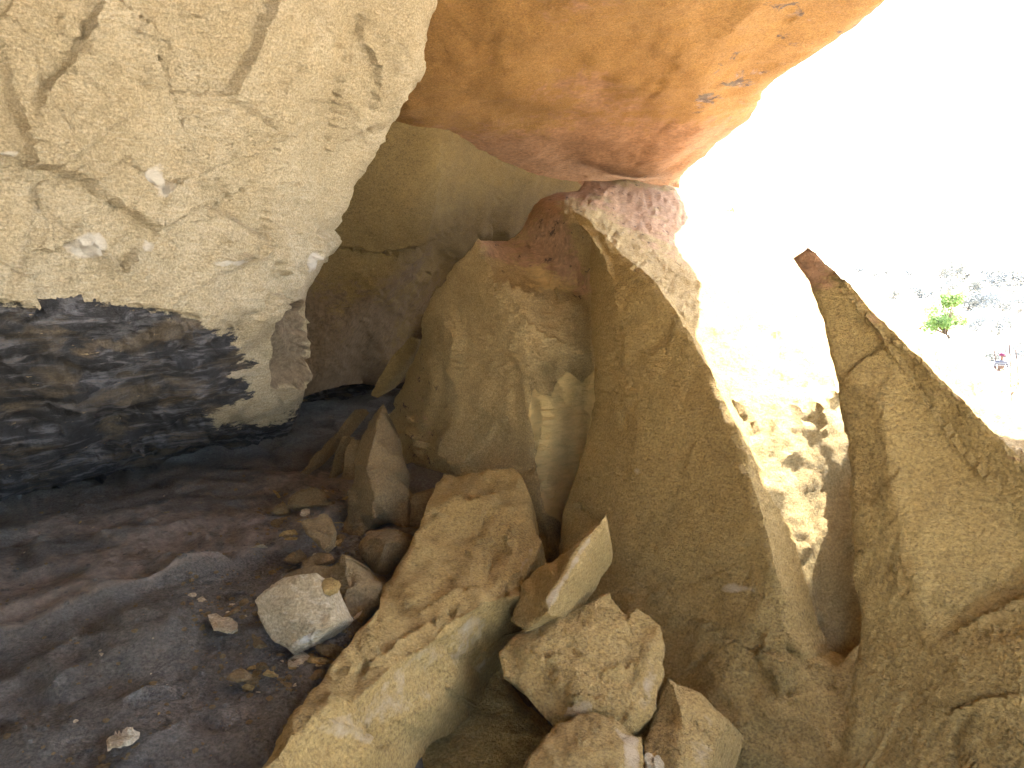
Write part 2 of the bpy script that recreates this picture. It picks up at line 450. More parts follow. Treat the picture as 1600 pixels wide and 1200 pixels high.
boulder = stone('boulder', [
    (-560, -420, 2.1), (-200, -420, 2.45), (300, -420, 3.0), (730, -420, 3.6), (722, -150, 4.0), (706, 0, 4.3), (692, 60, 4.45), (690, 110, 4.56), (676, 140, 4.65), (640, 200, 4.8), (612, 252, 4.95),
    (580, 300, 4.95), (545, 372, 4.95), (520, 430, 4.95), (504, 462, 4.95), (501, 490, 4.95), (505, 530, 5.05), (500, 580, 5.15), (495, 620, 5.25), (488, 655, 5.4), (470, 688, 5.6), (400, 706, 5.55), (300, 723, 5.3),
    (200, 748, 4.95), (100, 773, 4.6), (0, 793, 4.25), (-120, 822, 3.9), (-400, 890, 3.3), (-560, 925, 3.0)],
    inner=[(0, 0, 2.75), (0, 250, 2.8), (200, 250, 3.2), (400, 250, 3.75), (560, 200, 4.4), (300, 0, 3.2), (550, 0, 3.85), (480, 380, 4.35), (250, 420, 3.4), (-400, 0, 2.2), (-400, 300, 2.2),
           (440, 640, 5.0), (400, 560, 4.5), (480, 560, 4.85), (0, 640, 3.5), (200, 620, 3.95), (330, 620, 4.4), (-400, 650, 2.75), (640, 60, 4.2), (610, 160, 4.42)],
    ridges=[[(-540, 478, 2.15), (-300, 474, 2.3), (0, 480, 2.8), (90, 487, 3.0), (200, 492, 3.28), (330, 505, 3.68), (430, 490, 4.15), (488, 462, 4.55)]],
    step=7.5, back=(-2.6, 1.4, .3), shrink=.35, seed=3, rough=.05, mat=M_cream, smooth=6, mask=boulder_mask, extra=boulder_extra,
    amp=(.06, 1.5), fine=(.012, 11), plates=(.075, 1.7), edge=(26, .14), auto=(90, 110, 50, .026),
    steps=[([(165, -20), (140, 60), (118, 95), (60, 150), (55, 190)], 60, -.05), ([(-30, 0), (50, 50), (70, 140), (130, 250), (190, 330), (255, 310)], 90, .03),
           ([(90, 275), (130, 278), (172, 286)], 30, .03), ([(200, 240), (250, 300), (300, 270)], 50, .05), ([(120, 330), (160, 385), (200, 420), (230, 380)], 60, .055),
           ([(60, 400), (130, 378), (150, 390), (200, 430)], 50, -.04), ([(330, 400), (400, 395), (420, 370)], 40, .06), ([(300, 370), (350, 330), (420, 280)], 50, -.03),
           ([(540, 40), (560, 110), (550, 150), (580, 220)], 60, .05), ([(580, 0), (572, 60), (600, 120), (590, 200)], 50, -.04), ([(470, 430), (490, 400), (500, 380)], 24, .04),
           ([(-50, 250), (20, 240), (50, 290)], 30, .05), ([(640, 60), (650, 120), (620, 190)], 40, .04)],
    cracks=[([(80, 270), (60, 310), (130, 370)], 4, .02), ([(140, 30), (138, 60), (125, 85)], 4, .03), ([(60, 480), (160, 486), (260, 494), (330, 507)], 7, .05), ([(-100, 474), (20, 480), (60, 482)], 6, .05),
            ([(60, 620), (120, 640), (230, 640), (330, 620)], 6, .05), ([(0, 560), (80, 560), (150, 580), (260, 560), (350, 548)], 7, .05), ([(60, 740), (160, 710), (260, 680), (340, 640)], 6, .05),
            ([(150, 730), (260, 715), (380, 690), (470, 670)], 5, .03)],
    blobs=[(110, 590, 60, 26, .08), (220, 560, 70, 22, .06), (60, 690, 70, 24, .06), (300, 600, 60, 16, .05), (190, 660, 40, 20, -.08), (40, 660, 30, 12, -.07)])
tag(boulder, 'huge cream sandstone boulder with a soot blackened undercut at its foot', 'boulder')

# ------------------------------------------------------------------ roof slab overhead (plan survey, with unseen parts added to block light)
rim = [at_z(1060, 293, 2.34), at_z(1100, 262, 2.44), at_z(1130, 238, 2.54), at_z(1165, 208, 2.60), at_z(1206, 150, 2.66), at_z(1248, 120, 2.72), at_z(1290, 92, 2.78), at_z(1350, 45, 2.86), at_z(1408, -4, 2.93)]
roof_out = [tuple(p) for p in rim] + [(2.5, 4.27, 2.95), (2.9, 4.32, 2.97), (3.6, 4.46, 3.0), (4.6, 4.4, 3.02), (5.0, 1.2, 3.1), (4.2, -1.0, 3.12), (2.6, -2.2, 2.95), (1.2, -2.2, 2.9), (-1, -2.3, 2.6), (-2.6, -2.6, 1.4), (-3.9, -3.0, -.1), (-4.4, 3, .3), (-3.0, 9.6, 2.4), (0.2, 10.8, 2.05), (1.5, 9.8, 2.12), (1.9, 8.9, 2.2)]  # past the rim: unseen edge and rear curtain, shaped to block sun and sky
EDGE = [at_z(x, y, 2.5)[:2] for x, y in ((1420, -40), (1290, 12), (1262, 70), (1205, 85), (1215, 105), (1150, 130), (1130, 155), (1085, 190), (1110, 215), (1060, 240), (990, 262))]
def roof_mask(xy, V):
    m = np.zeros((len(xy), 3))
    d, sd, run = seg_dist(xy, EDGE)
    m[:, 1] = np.clip(.25 + .25 * fbm(V, 1.1, 3, 4) + np.clip((xy[:, 1] - 5.5) / 3, 0, .5), 0, 1)
    for q, r, a in ((at_z(1105, 190, 2.5), .3, .5), (at_z(1150, 170, 2.55), .3, .5), (at_z(1245, 70, 2.7), .24, .5), (at_z(1120, 220, 2.45), .2, .4), (at_z(1330, 20, 2.8), .3, .3)):
        m[:, 0] = np.maximum(m[:, 0], a * np.exp(-((xy[:, 0] - q[0]) / r) ** 2 - ((xy[:, 1] - q[1]) / (r * 1.4)) ** 2))
    m[:, 2] = .30 * np.exp(-(d / .5) ** 2)
    m[:, 0] = np.maximum(m[:, 0], np.where(sd < 0, .37, 0))
    return m
def roof_extra(xy, V):
    d, sd, run = seg_dist(xy, EDGE)
    out = np.where(sd < 0, 1, 0)
    return -out * np.clip(d / .25, 0, 1) * .05
roof = stone('roof_slab', roof_out, inner=[(-.75, 5.7, 2.52), (.5, 8.4, 2.36), (.5, 4.4, 2.92), (-.6, 4.2, 3.06), (0, 1, 3.3), (-3, 4, 3.2), (1.0, 6.3, 2.62), (1.35, 7.9, 2.36), (1, -1.2, 2.9), (-1.5, -1.2, 2.7), (-3, -1.2, 2.5), (-3.2, 1, 2.5)],
    step=.06, back=(.25, 0, 1.9), plan=True, away=(0, 0, -1), seed=11, rough=.05, smooth=25, mat=M_ochre, mask=roof_mask, extra=roof_extra, shrink=.06,
    amp=(.04, 1.3), fine=(.008, 9), plates=(.012, 3.0), edge=(.14, .05), auto=(40, .5, .2, .012),
    cracks=[([at_z(x, y, 2.45)[:2] for x, y in l], .012, .03) for l in (((985, 262), (1020, 235), (1060, 215)), ((1090, 130), (1105, 120), (1100, 100)), ((905, 40), (950, 75), (1000, 98)), ((1010, 205), (1040, 180), (1080, 165)), ((1130, 60), (1140, 75)))])
tag(roof, 'huge orange sandstone roof slab overhanging the shelter, soot stained near its rim', 'rock roof')

# ------------------------------------------------------------------ wall at the back of the shelter
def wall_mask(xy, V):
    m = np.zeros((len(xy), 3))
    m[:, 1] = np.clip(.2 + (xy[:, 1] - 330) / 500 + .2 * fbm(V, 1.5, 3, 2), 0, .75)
    m[:, 0] = np.clip(.12 + (xy[:, 0] - 560) / 900 + (xy[:, 1] - 420) / 900, 0, .36)  # colour darkens right and down: painted shade of the deep gap
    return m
wall = stone('cliff_wall', [(300, 60, 5.1), (650, 60, 5.75), (960, 120, 9.0), (985, 300, 9.3), (960, 500, 9.4), (800, 620, 8.9), (640, 602, 9.0), (570, 600, 8.0), (505, 612, 6.4), (440, 640, 6.0), (330, 620, 5.6)],
    inner=[(640, 300, 6.05), (560, 500, 6.5), (700, 430, 8.6), (650, 480, 8.0)],
    ridges=[[(690, 215, 6.0), (676, 300, 6.25), (655, 380, 6.3)], [(779, 235, 7.0), (777, 300, 7.2), (770, 350, 7.4)]],
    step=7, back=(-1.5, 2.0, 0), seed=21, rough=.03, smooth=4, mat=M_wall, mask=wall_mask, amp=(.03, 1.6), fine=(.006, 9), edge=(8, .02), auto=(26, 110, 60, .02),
    steps=[([(779, 235), (777, 300), (760, 380), (700, 420)], 90, .10), ([(690, 210), (680, 290), (655, 380), (560, 400)], 80, .05), ([(505, 380), (620, 400), (740, 345)], 70, -.05)])
tag(wall, 'brown cliff wall at the dark back of the shelter, behind the cream boulder', 'cliff')

deep = stone('dark_backing_wall', [(-700, 200, 6.5), (380, 300, 8.6), (760, 420, 11.0), (980, 480, 11.5), (980, 800, 9.0), (700, 800, 7.6), (420, 760, 7.2), (-700, 780, 5.6)], step=16, back=(-.5, 1.5, 0), seed=25, mat=M_wall, amp=(.06, 2),
    mask=lambda xy, V: np.tile([[.62, .3, 0]], (len(xy), 1)))  # wall added to stop light leaking in; soot mask paints the gap's darkness
tag(deep, 'rock face added to close the deepest end of the shelter, with shade painted into its colour', 'cliff')

# ------------------------------------------------------------------ tilted outcrop: dip slope, buttress and lit clefts
def crop_mask(xy, V):
    m = np.zeros((len(xy), 3))
    top = [(735, 372), (760, 400), (800, 425), (850, 440), (900, 462), (925, 470), (925, 420), (885, 325), (1010, 392), (1140, 462), (1240, 530), (1330, 590), (1700, 900), (2000, 900), (1600, 600), (1300, 400), (1085, 280), (900, 260), (820, 300)]
    m[:, 1] = soft(xy, top, 26) * np.clip(.62 + .3 * fbm(V, 2.2, 3, 3) - np.clip((xy[:, 0] - 1100) / 900, 0, .22), 0, 1)
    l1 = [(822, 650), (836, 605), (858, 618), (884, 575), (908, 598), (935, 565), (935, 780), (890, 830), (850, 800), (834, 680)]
    m[:, 2] = np.maximum(.85 * soft(xy, l1, 6), .58 * soft(xy, [(760, 395), (830, 390), (915, 420), (920, 480), (840, 470)], 30))  # cleft and cap paler: fresh stone, plus golden light painted in
    bl = [(640, 760), (600, 650), (640, 560), (690, 520), (700, 720)]
    m[:, 1] = np.maximum(m[:, 1], .38 * soft(xy, bl, 30))
    return m
def crop_extra(xy, V):
    up = soft(xy, [(885, 325), (1010, 392), (1140, 462), (1240, 530), (1330, 590), (1750, 980), (2100, 980), (1600, 560), (1300, 380), (1085, 270), (900, 260)], 14)
    pits = -np.clip(fbm(V * np.array([1, .45, 1]), 16, 3, 6) - .12, 0, 1) * .014
    up2 = soft(xy, [(745, 372), (830, 460), (925, 560), (925, 340), (1090, 460), (1230, 560), (1320, 640), (1320, 560), (1085, 270), (820, 300)], 20)
    pl = facetnoise(V, 4.0, 5) * .012
    near = np.clip((6.2 - V[:, 1]) / 1.0, 0, 1)
    return (up * pits + up2 * pl) * near
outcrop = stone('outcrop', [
    (560, 800, 5.5), (572, 740, 5.8), (600, 655, 6.1), (632, 585, 6.0), (655, 545, 5.8), (660, 500, 5.65), (672, 465, 5.55), (705, 425, 5.4), (738, 383, 5.2), (746, 369, 5.2), (770, 373, 5.4), (792, 374, 5.6), (812, 360, 5.8), (833, 318, 6.2),
    (850, 306, 6.6), (872, 298, 6.8), (902, 296, 7.0), (912, 280, 7.5), (960, 279, 7.8), (1056, 291, 8.1), (1086, 298, 8.2), (1150, 330, 7.3), (1240, 388, 6.3), (1310, 430, 5.7), (1400, 486, 5.1), (1500, 562, 4.4), (1600, 642, 3.8), (1700, 725, 3.3), (1900, 920, 2.75), (2250, 1300, 2.1),
    (2000, 1500, 1.95), (1500, 1500, 2.7), (1200, 1300, 3.3), (900, 1000, 4.3), (700, 840, 5.1)],
    ridges=[[(750, 388, 5.05), (772, 445, 4.78), (812, 490, 4.5), (826, 560, 4.42), (830, 640, 4.42), (838, 720, 4.4), (850, 800, 4.3)],
            [(885, 328, 5.2), (945, 372, 4.62), (1000, 425, 4.22), (1050, 480, 3.92), (1105, 570, 3.72), (1160, 700, 3.45), (1190, 800, 3.34), (1215, 910, 3.25), (1260, 1010, 3.16)],
            [(1318, 610, 3.64), (1285, 632, 3.62), (1245, 668, 3.58), (1240, 740, 3.5), (1246, 850, 3.42), (1262, 960, 3.35), (1275, 1040, 3.28)],
            [(820, 485, 4.5), (862, 520, 4.52), (895, 548, 4.56), (930, 565, 4.62)],
            [(834, 590, 4.5), (868, 582, 4.64), (892, 612, 4.74), (930, 590, 4.84)],
            [(905, 334, 5.06), (1000, 391, 4.62), (1070, 430, 4.42), (1130, 458, 4.34), (1175, 484, 4.3), (1235, 528, 4.2), (1290, 570, 4.05), (1340, 604, 3.85), (1420, 690, 3.5), (1560, 830, 2.9)],
            [(912, 346, 5.0), (996, 398, 4.58), (1066, 440, 4.37), (1126, 474, 4.28), (1168, 500, 4.22), (1228, 548, 4.1), (1284, 592, 3.93), (1330, 628, 3.78)],
            [(1000, 412, 4.42), (1060, 455, 4.22), (1110, 490, 4.08), (1170, 540, 3.95), (1230, 600, 3.78)],
            [(996, 418, 4.34), (1056, 464, 4.14), (1104, 502, 3.98), (1160, 556, 3.84), (1215, 618, 3.68)]],
    inner=[(740, 560, 4.95), (700, 640, 5.05), (690, 730, 4.85), (630, 680, 5.6), (640, 760, 5.3), (870, 620, 4.62), (920, 640, 4.82), (915, 750, 4.72), (862, 560, 4.5), (925, 470, 4.85), (850, 450, 4.9), (1325, 690, 3.62), (1330, 800, 3.54), (1335, 950, 3.44), (1320, 1050, 3.34),
           (860, 400, 5.35), (1180, 400, 5.6)],
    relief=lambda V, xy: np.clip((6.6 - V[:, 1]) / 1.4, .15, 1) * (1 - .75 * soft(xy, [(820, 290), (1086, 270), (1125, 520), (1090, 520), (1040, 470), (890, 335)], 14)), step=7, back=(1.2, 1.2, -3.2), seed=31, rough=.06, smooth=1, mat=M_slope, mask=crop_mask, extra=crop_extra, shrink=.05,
    amp=(.016, 2.4), fine=(.010, 11), plates=(.03, 2.6), edge=(6, .015), auto=(90, 60, 24, .02),
    steps=[([(750, 388), (772, 445), (812, 490), (824, 520)], 22, -.03), ([(770, 440), (840, 470), (920, 480)], 30, .05),
           ([(810, 488), (850, 520), (890, 540)], 26, .04), ([(850, 600), (862, 660), (850, 720), (870, 800)], 34, -.05), ([(700, 470), (730, 520), (720, 600)], 60, .03),
           ([(640, 640), (660, 690), (650, 760)], 40, .09), ([(600, 620), (640, 650), (655, 700)], 40, -.06), ([(880, 330), (920, 365), (960, 395)], 26, .05)],
    cracks=[([(1292, 880), (1288, 960), (1286, 1045)], 6, .025), ([(655, 560), (664, 590), (662, 620)], 3, .05), ([(640, 690), (652, 715), (645, 760)], 5, .08)],
    blobs=[(1266, 655, 7, 7, -.04), (1240, 676, 4, 4, -.02), (700, 560, 60, 70, .06), (740, 450, 40, 50, .03)])
tag(outcrop, 'tilted sandstone outcrop with a reddish sunlit dip slope and broken yellow clefts', 'rock outcrop')

# big tooth of rock, centre
def spire_mask(xy, V):
    m = np.zeros((len(xy), 3))
    for cx, cy, rx, ry, a in ((1150, 920, 42, 14, .62), (995, 735, 16, 14, .5), (1000, 700, 70, 60, .2), (1040, 800, 80, 50, .2)):
        m[:, 2] = np.maximum(m[:, 2], a * np.exp(-((xy[:, 0] - cx) / rx) ** 2 - ((xy[:, 1] - cy) / ry) ** 2))
    return m
spire = stone('rock_spire', [
    (888, 326, 5.0), (915, 340, 4.8), (942, 368, 4.5), (985, 408, 4.18), (1020, 438, 3.98), (1052, 482, 3.8), (1080, 530, 3.68), (1108, 578, 3.58), (1128, 625, 3.48), (1148, 668, 3.4), (1163, 712, 3.34), (1178, 770, 3.27), (1196, 830, 3.2), (1212, 900, 3.12),
    (1236, 985, 3.06), (1262, 1030, 3.04), (1300, 1046, 3.02), (1335, 1010, 3.05), (1400, 1100, 2.9), (1420, 1400, 2.55), (1000, 1400, 2.8), (880, 1250, 3.1), (868, 1050, 3.5), (862, 930, 3.8), (872, 850, 4.0), (880, 790, 4.12), (900, 735, 4.16), (917, 680, 4.18), (926, 630, 4.2), (928, 595, 4.22), (922, 545, 4.28), (918, 490, 4.36), (916, 440, 4.44), (918, 400, 4.52), (926, 372, 4.6), (905, 352, 4.8)],
    ridges=[[(935, 385, 4.45), (960, 460, 4.1), (980, 560, 3.92), (1000, 700, 3.72)], [(1040, 990, 3.36), (1080, 962, 3.3), (1160, 1010, 3.08), (1220, 1035, 3.02)]],
    inner=[(1050, 640, 3.62), (1080, 800, 3.45), (960, 800, 3.78), (1000, 900, 3.55), (1130, 920, 3.25), (1100, 1100, 3.0), (1180, 1180, 2.85), (1280, 1150, 2.85)],
    step=7, back=(.24, .17, -.10), seed=41, rough=.05, smooth=1, mat=M_tan, mask=spire_mask, shrink=.10,
    amp=(.014, 2.2), fine=(.009, 10), plates=(.022, 2.3), edge=(6, .012), auto=(40, 110, 60, .008),
    steps=[([(900, 345), (925, 368), (950, 400), (960, 440)], 30, .04), ([(950, 560), (990, 610), (960, 680)], 60, .02), ([(1080, 962), (1160, 1010), (1250, 1040)], 50, .035), ([(1200, 980), (1180, 1030), (1220, 1080)], 50, -.03), ([(885, 780), (930, 800), (960, 860)], 60, -.03), ([(1000, 560), (1040, 540), (1060, 500)], 40, .02)],
    cracks=[([(1225, 1005), (1250, 1030), (1290, 1045)], 4, .03), ([(1190, 1060), (1215, 1085), (1250, 1078)], 3, .02)])
tag(spire, 'tall pointed rock spire in the middle with a dark shaded face, leaning against the slope', 'rock spire')

# flake in the right foreground
def flake_mask(xy, V):
    m = np.zeros((len(xy), 3))
    d, sd, run = seg_dist(xy, [(1238, 400), (1265, 388), (1330, 450), (1400, 520), (1500, 620), (1600, 722), (1800, 930)])
    m[:, 1] = .40 * np.exp(-(d / 60) ** 2) + .5 * np.exp(-((xy[:, 0] - 1255) / 30) ** 2 - ((xy[:, 1] - 420) / 50) ** 2)
    return m
flake = stone('rock_spire', [
    (1238, 402, 2.86), (1250, 394, 2.86), (1261, 385, 2.85), (1274, 394, 2.83), (1300, 420, 2.79), (1335, 452, 2.73), (1362, 486, 2.68), (1400, 522, 2.62), (1440, 562, 2.56), (1480, 604, 2.5), (1520, 645, 2.45), (1560, 686, 2.4), (1600, 722, 2.35), (1700, 815, 2.24), (1830, 950, 2.1),
    (1950, 1400, 1.85), (1270, 1420, 2.25), (1302, 1215, 2.4), (1318, 1140, 2.44), (1332, 1070, 2.48), (1341, 1000, 2.51), (1338, 930, 2.55), (1335, 860, 2.58), (1328, 790, 2.61), (1326, 735, 2.63), (1319, 680, 2.66), (1311, 630, 2.68), (1304, 580, 2.7), (1292, 530, 2.74), (1277, 480, 2.78), (1264, 440, 2.82), (1250, 420, 2.84)],
    ridges=[[(1290, 425, 2.80), (1340, 480, 2.725), (1400, 560, 2.64), (1450, 640, 2.565), (1520, 740, 2.47), (1620, 860, 2.33)]],
    inner=[(1400, 800, 2.48), (1450, 1000, 2.34), (1400, 1150, 2.33), (1600, 1000, 2.15), (1600, 1200, 2.05), (1380, 640, 2.56)],
    step=6.5, back=(.13, .19, -.04), seed=51, rough=.05, smooth=1, mat=M_tan, mask=flake_mask, shrink=.08,
    amp=(.012, 2.6), fine=(.008, 11), plates=(.018, 2.8), edge=(6, .012), auto=(40, 120, 70, .006),
    steps=[([(1300, 440), (1370, 500), (1430, 600), (1500, 700), (1590, 790)], 46, .025), ([(1310, 600), (1350, 560), (1420, 520)], 50, .014), ([(1480, 990), (1540, 960), (1600, 930), (1660, 925)], 40, .02), ([(1470, 1120), (1520, 1095), (1600, 1080)], 36, .02), ([(1490, 1200), (1480, 1150), (1520, 1100)], 40, -.016)])
tag(flake, 'thin pointed rock spire nearest to the right edge with a reddish crusted rim', 'rock spire')

# ------------------------------------------------------------------ shelter floor
def gplan(l, z=0): return [tuple(at_z(x, y, z)[:2]) for x, y in l]
LEDGE = gplan([(-500, 1120), (-200, 1050), (0, 1004), (70, 985), (140, 958), (230, 940), (330, 905), (380, 884), (440, 872), (500, 845), (540, 815)])
def floor_z(X, Y):
    """pit of rubble on the right, gentle rise to the back"""
    t = np.clip((X - (-.72 + .12 * (Y - 2))) / .45, 0, 1); t = t * t * (3 - 2 * t)
    return -.62 * t
def floor_extra(xy, V):
    d, sd, run = seg_dist(xy, LEDGE)
    u = np.clip(.5 + sd * d / .10, 0, 1); st = u * u * (3 - 2 * u) * (.02 + .05 * np.exp(-d / .5))
    hump = .05 * np.exp(-((V[:, 0] + 1.15) / .35) ** 2 - ((V[:, 1] - 2.55) / .3) ** 2)
    rid = np.sin(V[:, 1] * 9 + V[:, 0] * 5 + 5 * fbm(V, 1.2, 3, 2)) * .007
    return st + hump + rid + floor_z(V[:, 0], V[:, 1])
def floor_mask(xy, V):
    d, sd, run = seg_dist(xy, LEDGE)
    m = np.zeros((len(xy), 3))
    up = np.clip(.5 + sd * d / .06, 0, 1)
    m[:, 1] = up * np.clip(.62 - .25 * np.clip(d - .35, 0, 2) + .25 * fbm(V, 2.2, 4, 3), 0, 1)
    m[:, 0] = .1 + .22 * np.exp(-((xy[:, 0] + 1.7) / .8) ** 2 - ((xy[:, 1] - 2.0) / .7) ** 2) * (1 - up) + .12 * up * np.clip((xy[:, 1] - 3.2), 0, 1)
    return m
M_floor = rock_mat('sooty_floor', (.175, .161, .138), (.085, .078, .068), (.27, .25, .215), red=(.225, .188, .15), soot=(.06, .052, .05), ochre=(.15, .11, .075), streak=(0, 0, .45), pale=(.3, .27, .22), rough=.92, spec=.15)
fl = [(-4.2, -1.2, 0), (2.6, -1.2, 0), (3.2, 2, 0), (2.4, 6, 0), (1.5, 10, 0), (-3.5, 10, 0), (-4.2, 5, 0)]
floor = stone('floor', fl, ridges=[[(x, y, 0) for x, y in LEDGE]], step=.05, back=(0, 0, -1.3), plan=True, away=(0, 0, 1), seed=61, rough=.0, mat=M_floor, mask=floor_mask, extra=floor_extra, amp=(.05, 1.6), fine=(.03, 6), plates=(.03, 4.0),
              edge=(.1, .05), shrink=0, auto=(90, .5, .14, .022), rings=2,
              steps=[(gplan(l), .09, .03) for l in ([(225, 855), (240, 830), (222, 812)], [(60, 1085), (95, 1085), (110, 1055), (85, 1030)], [(340, 1065), (350, 1030), (400, 1010), (450, 1020)], [(100, 900), (180, 890), (280, 870)], [(250, 850), (330, 850), (430, 830)], [(0, 870), (90, 850), (200, 860)], [(120, 930), (200, 905), (260, 900), (330, 880)], [(0, 1090), (40, 1050), (120, 1020), (170, 1030)], [(180, 1120), (240, 1080), (330, 1090)], [(60, 1000), (160, 990), (250, 1000), (290, 1040)], [(230, 1180), (300, 1130), (380, 1120)])])
tag(floor, None, kind='structure')

# ------------------------------------------------------------------ fallen slabs and blocks
def pale_on(*items):
    def f(xy, V):
        m = np.zeros((len(xy), 3))
        for poly, a, wd in items: m[:, 2] = np.maximum(m[:, 2], a * soft(xy, poly, wd))
        return m
    return f
S_EDGE = [(812, 930), (755, 941), (711, 975), (676, 1005), (612, 1042), (549, 1099), (500, 1114), (455, 1150), (410, 1215)]
slab = stone('stone_slab', [(692, 738, 4.02), (715, 741, 4.0), (742, 738, 3.98), (770, 733, 3.97), (800, 728, 3.95), (813, 738, 3.9), (827, 765, 3.78), (830, 800, 3.65), (838, 834, 3.52), (845, 842, 3.48), (838, 866, 3.4), (824, 890, 3.3), (818, 905, 3.24), (811, 924, 3.18), (815, 936, 3.14),
    (806, 945, 3.12), (795, 966, 3.1), (759, 994, 3.0), (727, 1027, 2.88), (710, 1063, 2.74), (669, 1107, 2.54), (638, 1130, 2.42), (594, 1152, 2.28), (575, 1175, 2.18), (557, 1200, 2.1), (520, 1290, 1.85), (370, 1290, 1.66), (405, 1200, 1.84), (430, 1150, 1.96), (470, 1100, 2.12), (500, 1060, 2.26), (520, 1030, 2.38), (560, 980, 2.58), (590, 950, 2.74), (594, 920, 2.98),
    (620, 880, 3.16), (641, 850, 3.3), (661, 803, 3.55), (667, 785, 3.66), (680, 758, 3.86)],
    ridges=[[(*p, d) for p, d in zip(S_EDGE, (3.0, 2.83, 2.69, 2.58, 2.4, 2.18, 2.07, 1.93, 1.74))]],
    inner=[(740, 850, 3.36), (690, 900, 3.08), (640, 970, 2.7), (560, 1050, 2.38), (790, 800, 3.6), (700, 790, 3.62), (800, 870, 3.34)],
    step=6, back=(.10, .26, -.26), seed=71, rough=.05, smooth=0, mat=M_tan, shrink=.1, amp=(.024, 3.2), fine=(.010, 13), plates=(.016, 4), edge=(7, .012), auto=(40, 60, 34, .009),
    mask=pale_on((S_EDGE[:-1] + [(575, 1175), (594, 1152), (669, 1107), (710, 1063), (759, 994), (806, 945)], .48, 14), ([(790, 880), (838, 845), (838, 866), (818, 905), (800, 915)], .5, 10)),
    steps=[([(760, 905), (770, 860), (745, 830), (760, 790)], 40, -.03), ([(795, 920), (800, 880), (785, 850), (800, 830)], 26, .03), ([(640, 960), (700, 930), (760, 915)], 40, .02), ([(690, 770), (730, 790), (780, 770)], 50, .03), ([(560, 1060), (620, 1000), (690, 960)], 44, .03), ([(575, 1150), (565, 1180), (560, 1200)], 20, .03)],
    cracks=[([(742, 945), (748, 975), (757, 990)], 3, .012), ([(690, 1000), (712, 1030), (728, 1025)], 3, .012), ([(570, 1130), (590, 1150), (592, 1165)], 3, .02)], blobs=[(705, 953, 4, 4, -.03)])
tag(slab, 'longest fallen stone slab, lying diagonally with a pale broken side edge', 'stone slab')

wedge = stone('wedge_stone', [(946, 801, 3.12), (943, 826, 3.06), (925, 850, 3.0), (907, 880, 2.94), (882, 916, 2.87), (868, 940, 2.83), (858, 961, 2.8), (840, 970, 2.82), (818, 986, 2.84), (796, 968, 2.95), (806, 940, 3.02), (812, 918, 3.08), (830, 895, 3.18), (870, 868, 3.22), (912, 835, 3.2)],
    ridges=[[(938, 812, 3.08), (900, 858, 2.98), (872, 910, 2.88), (852, 936, 2.84)], [(814, 920, 3.05), (838, 934, 2.92), (856, 955, 2.8)]],
    inner=[(862, 890, 3.02)],
    step=4.5, back=(.12, .22, -.18), seed=81, rough=.06, mat=M_tan, shrink=.3, amp=(.008, 5), fine=(.004, 18), edge=(4, .01), mask=pale_on(([(946, 801), (925, 850), (882, 916), (858, 960), (848, 938), (872, 910), (900, 858), (936, 815)], .6, 6)))
tag(wedge, 'small sharp wedge of stone pointing up between the long slab and the blocks', 'stone')

block = stone('stone_block', [(778, 1022, 2.78), (795, 1001, 2.84), (816, 986, 2.9), (832, 971, 2.94), (856, 963, 2.97), (884, 960, 2.98), (916, 946, 3.02), (937, 930, 3.06), (953, 922, 3.1), (966, 938, 3.05), (983, 948, 3.02), (1000, 954, 3.0), (1028, 976, 2.94), (1035, 990, 2.9), (1043, 1006, 2.86), (1037, 1030, 2.8), (1041, 1046, 2.77), (1031, 1075, 2.7),
    (1029, 1102, 2.64), (1012, 1125, 2.6), (992, 1141, 2.56), (970, 1150, 2.54), (900, 1150, 2.52), (864, 1135, 2.54), (842, 1111, 2.58), (825, 1090, 2.62), (806, 1068, 2.66), (786, 1058, 2.68), (783, 1040, 2.73)],
    ridges=[[(1038, 1004, 2.84), (1012, 1020, 2.78), (1004, 1050, 2.7), (985, 1080, 2.63), (960, 1105, 2.56), (900, 1112, 2.52), (868, 1122, 2.54)]],
    inner=[(850, 1000, 2.8), (930, 990, 2.86), (900, 1050, 2.66), (980, 1000, 2.86)],
    step=5, back=(.06, .24, -.24), seed=91, rough=.06, smooth=1, mat=M_tan, shrink=.15, amp=(.012, 4), fine=(.008, 14), plates=(.016, 5), edge=(5, .008), auto=(20, 44, 26, .007),
    mask=pale_on(([(1000, 1020), (1043, 1000), (1041, 1046), (1030, 1100), (1000, 1135), (985, 1090), (1008, 1050)], .45, 12), ([(870, 1110), (900, 1085), (940, 1100), (930, 1125), (864, 1135)], .5, 12), ([(835, 980), (850, 972), (862, 985), (845, 996)], .5, 8)),
    steps=[([(800, 1010), (850, 1030), (880, 1020)], 30, .02), ([(935, 1050), (980, 1040), (1010, 1025)], 24, .02), ([(880, 1120), (900, 1095), (950, 1090)], 24, .02)], cracks=[([(953, 922), (968, 935), (983, 956)], 3, .03)], blobs=[(843, 989, 5, 4, -.02)])
tag(block, 'six sided stone block lying flat among the rubble with a chipped right edge', 'stone block')

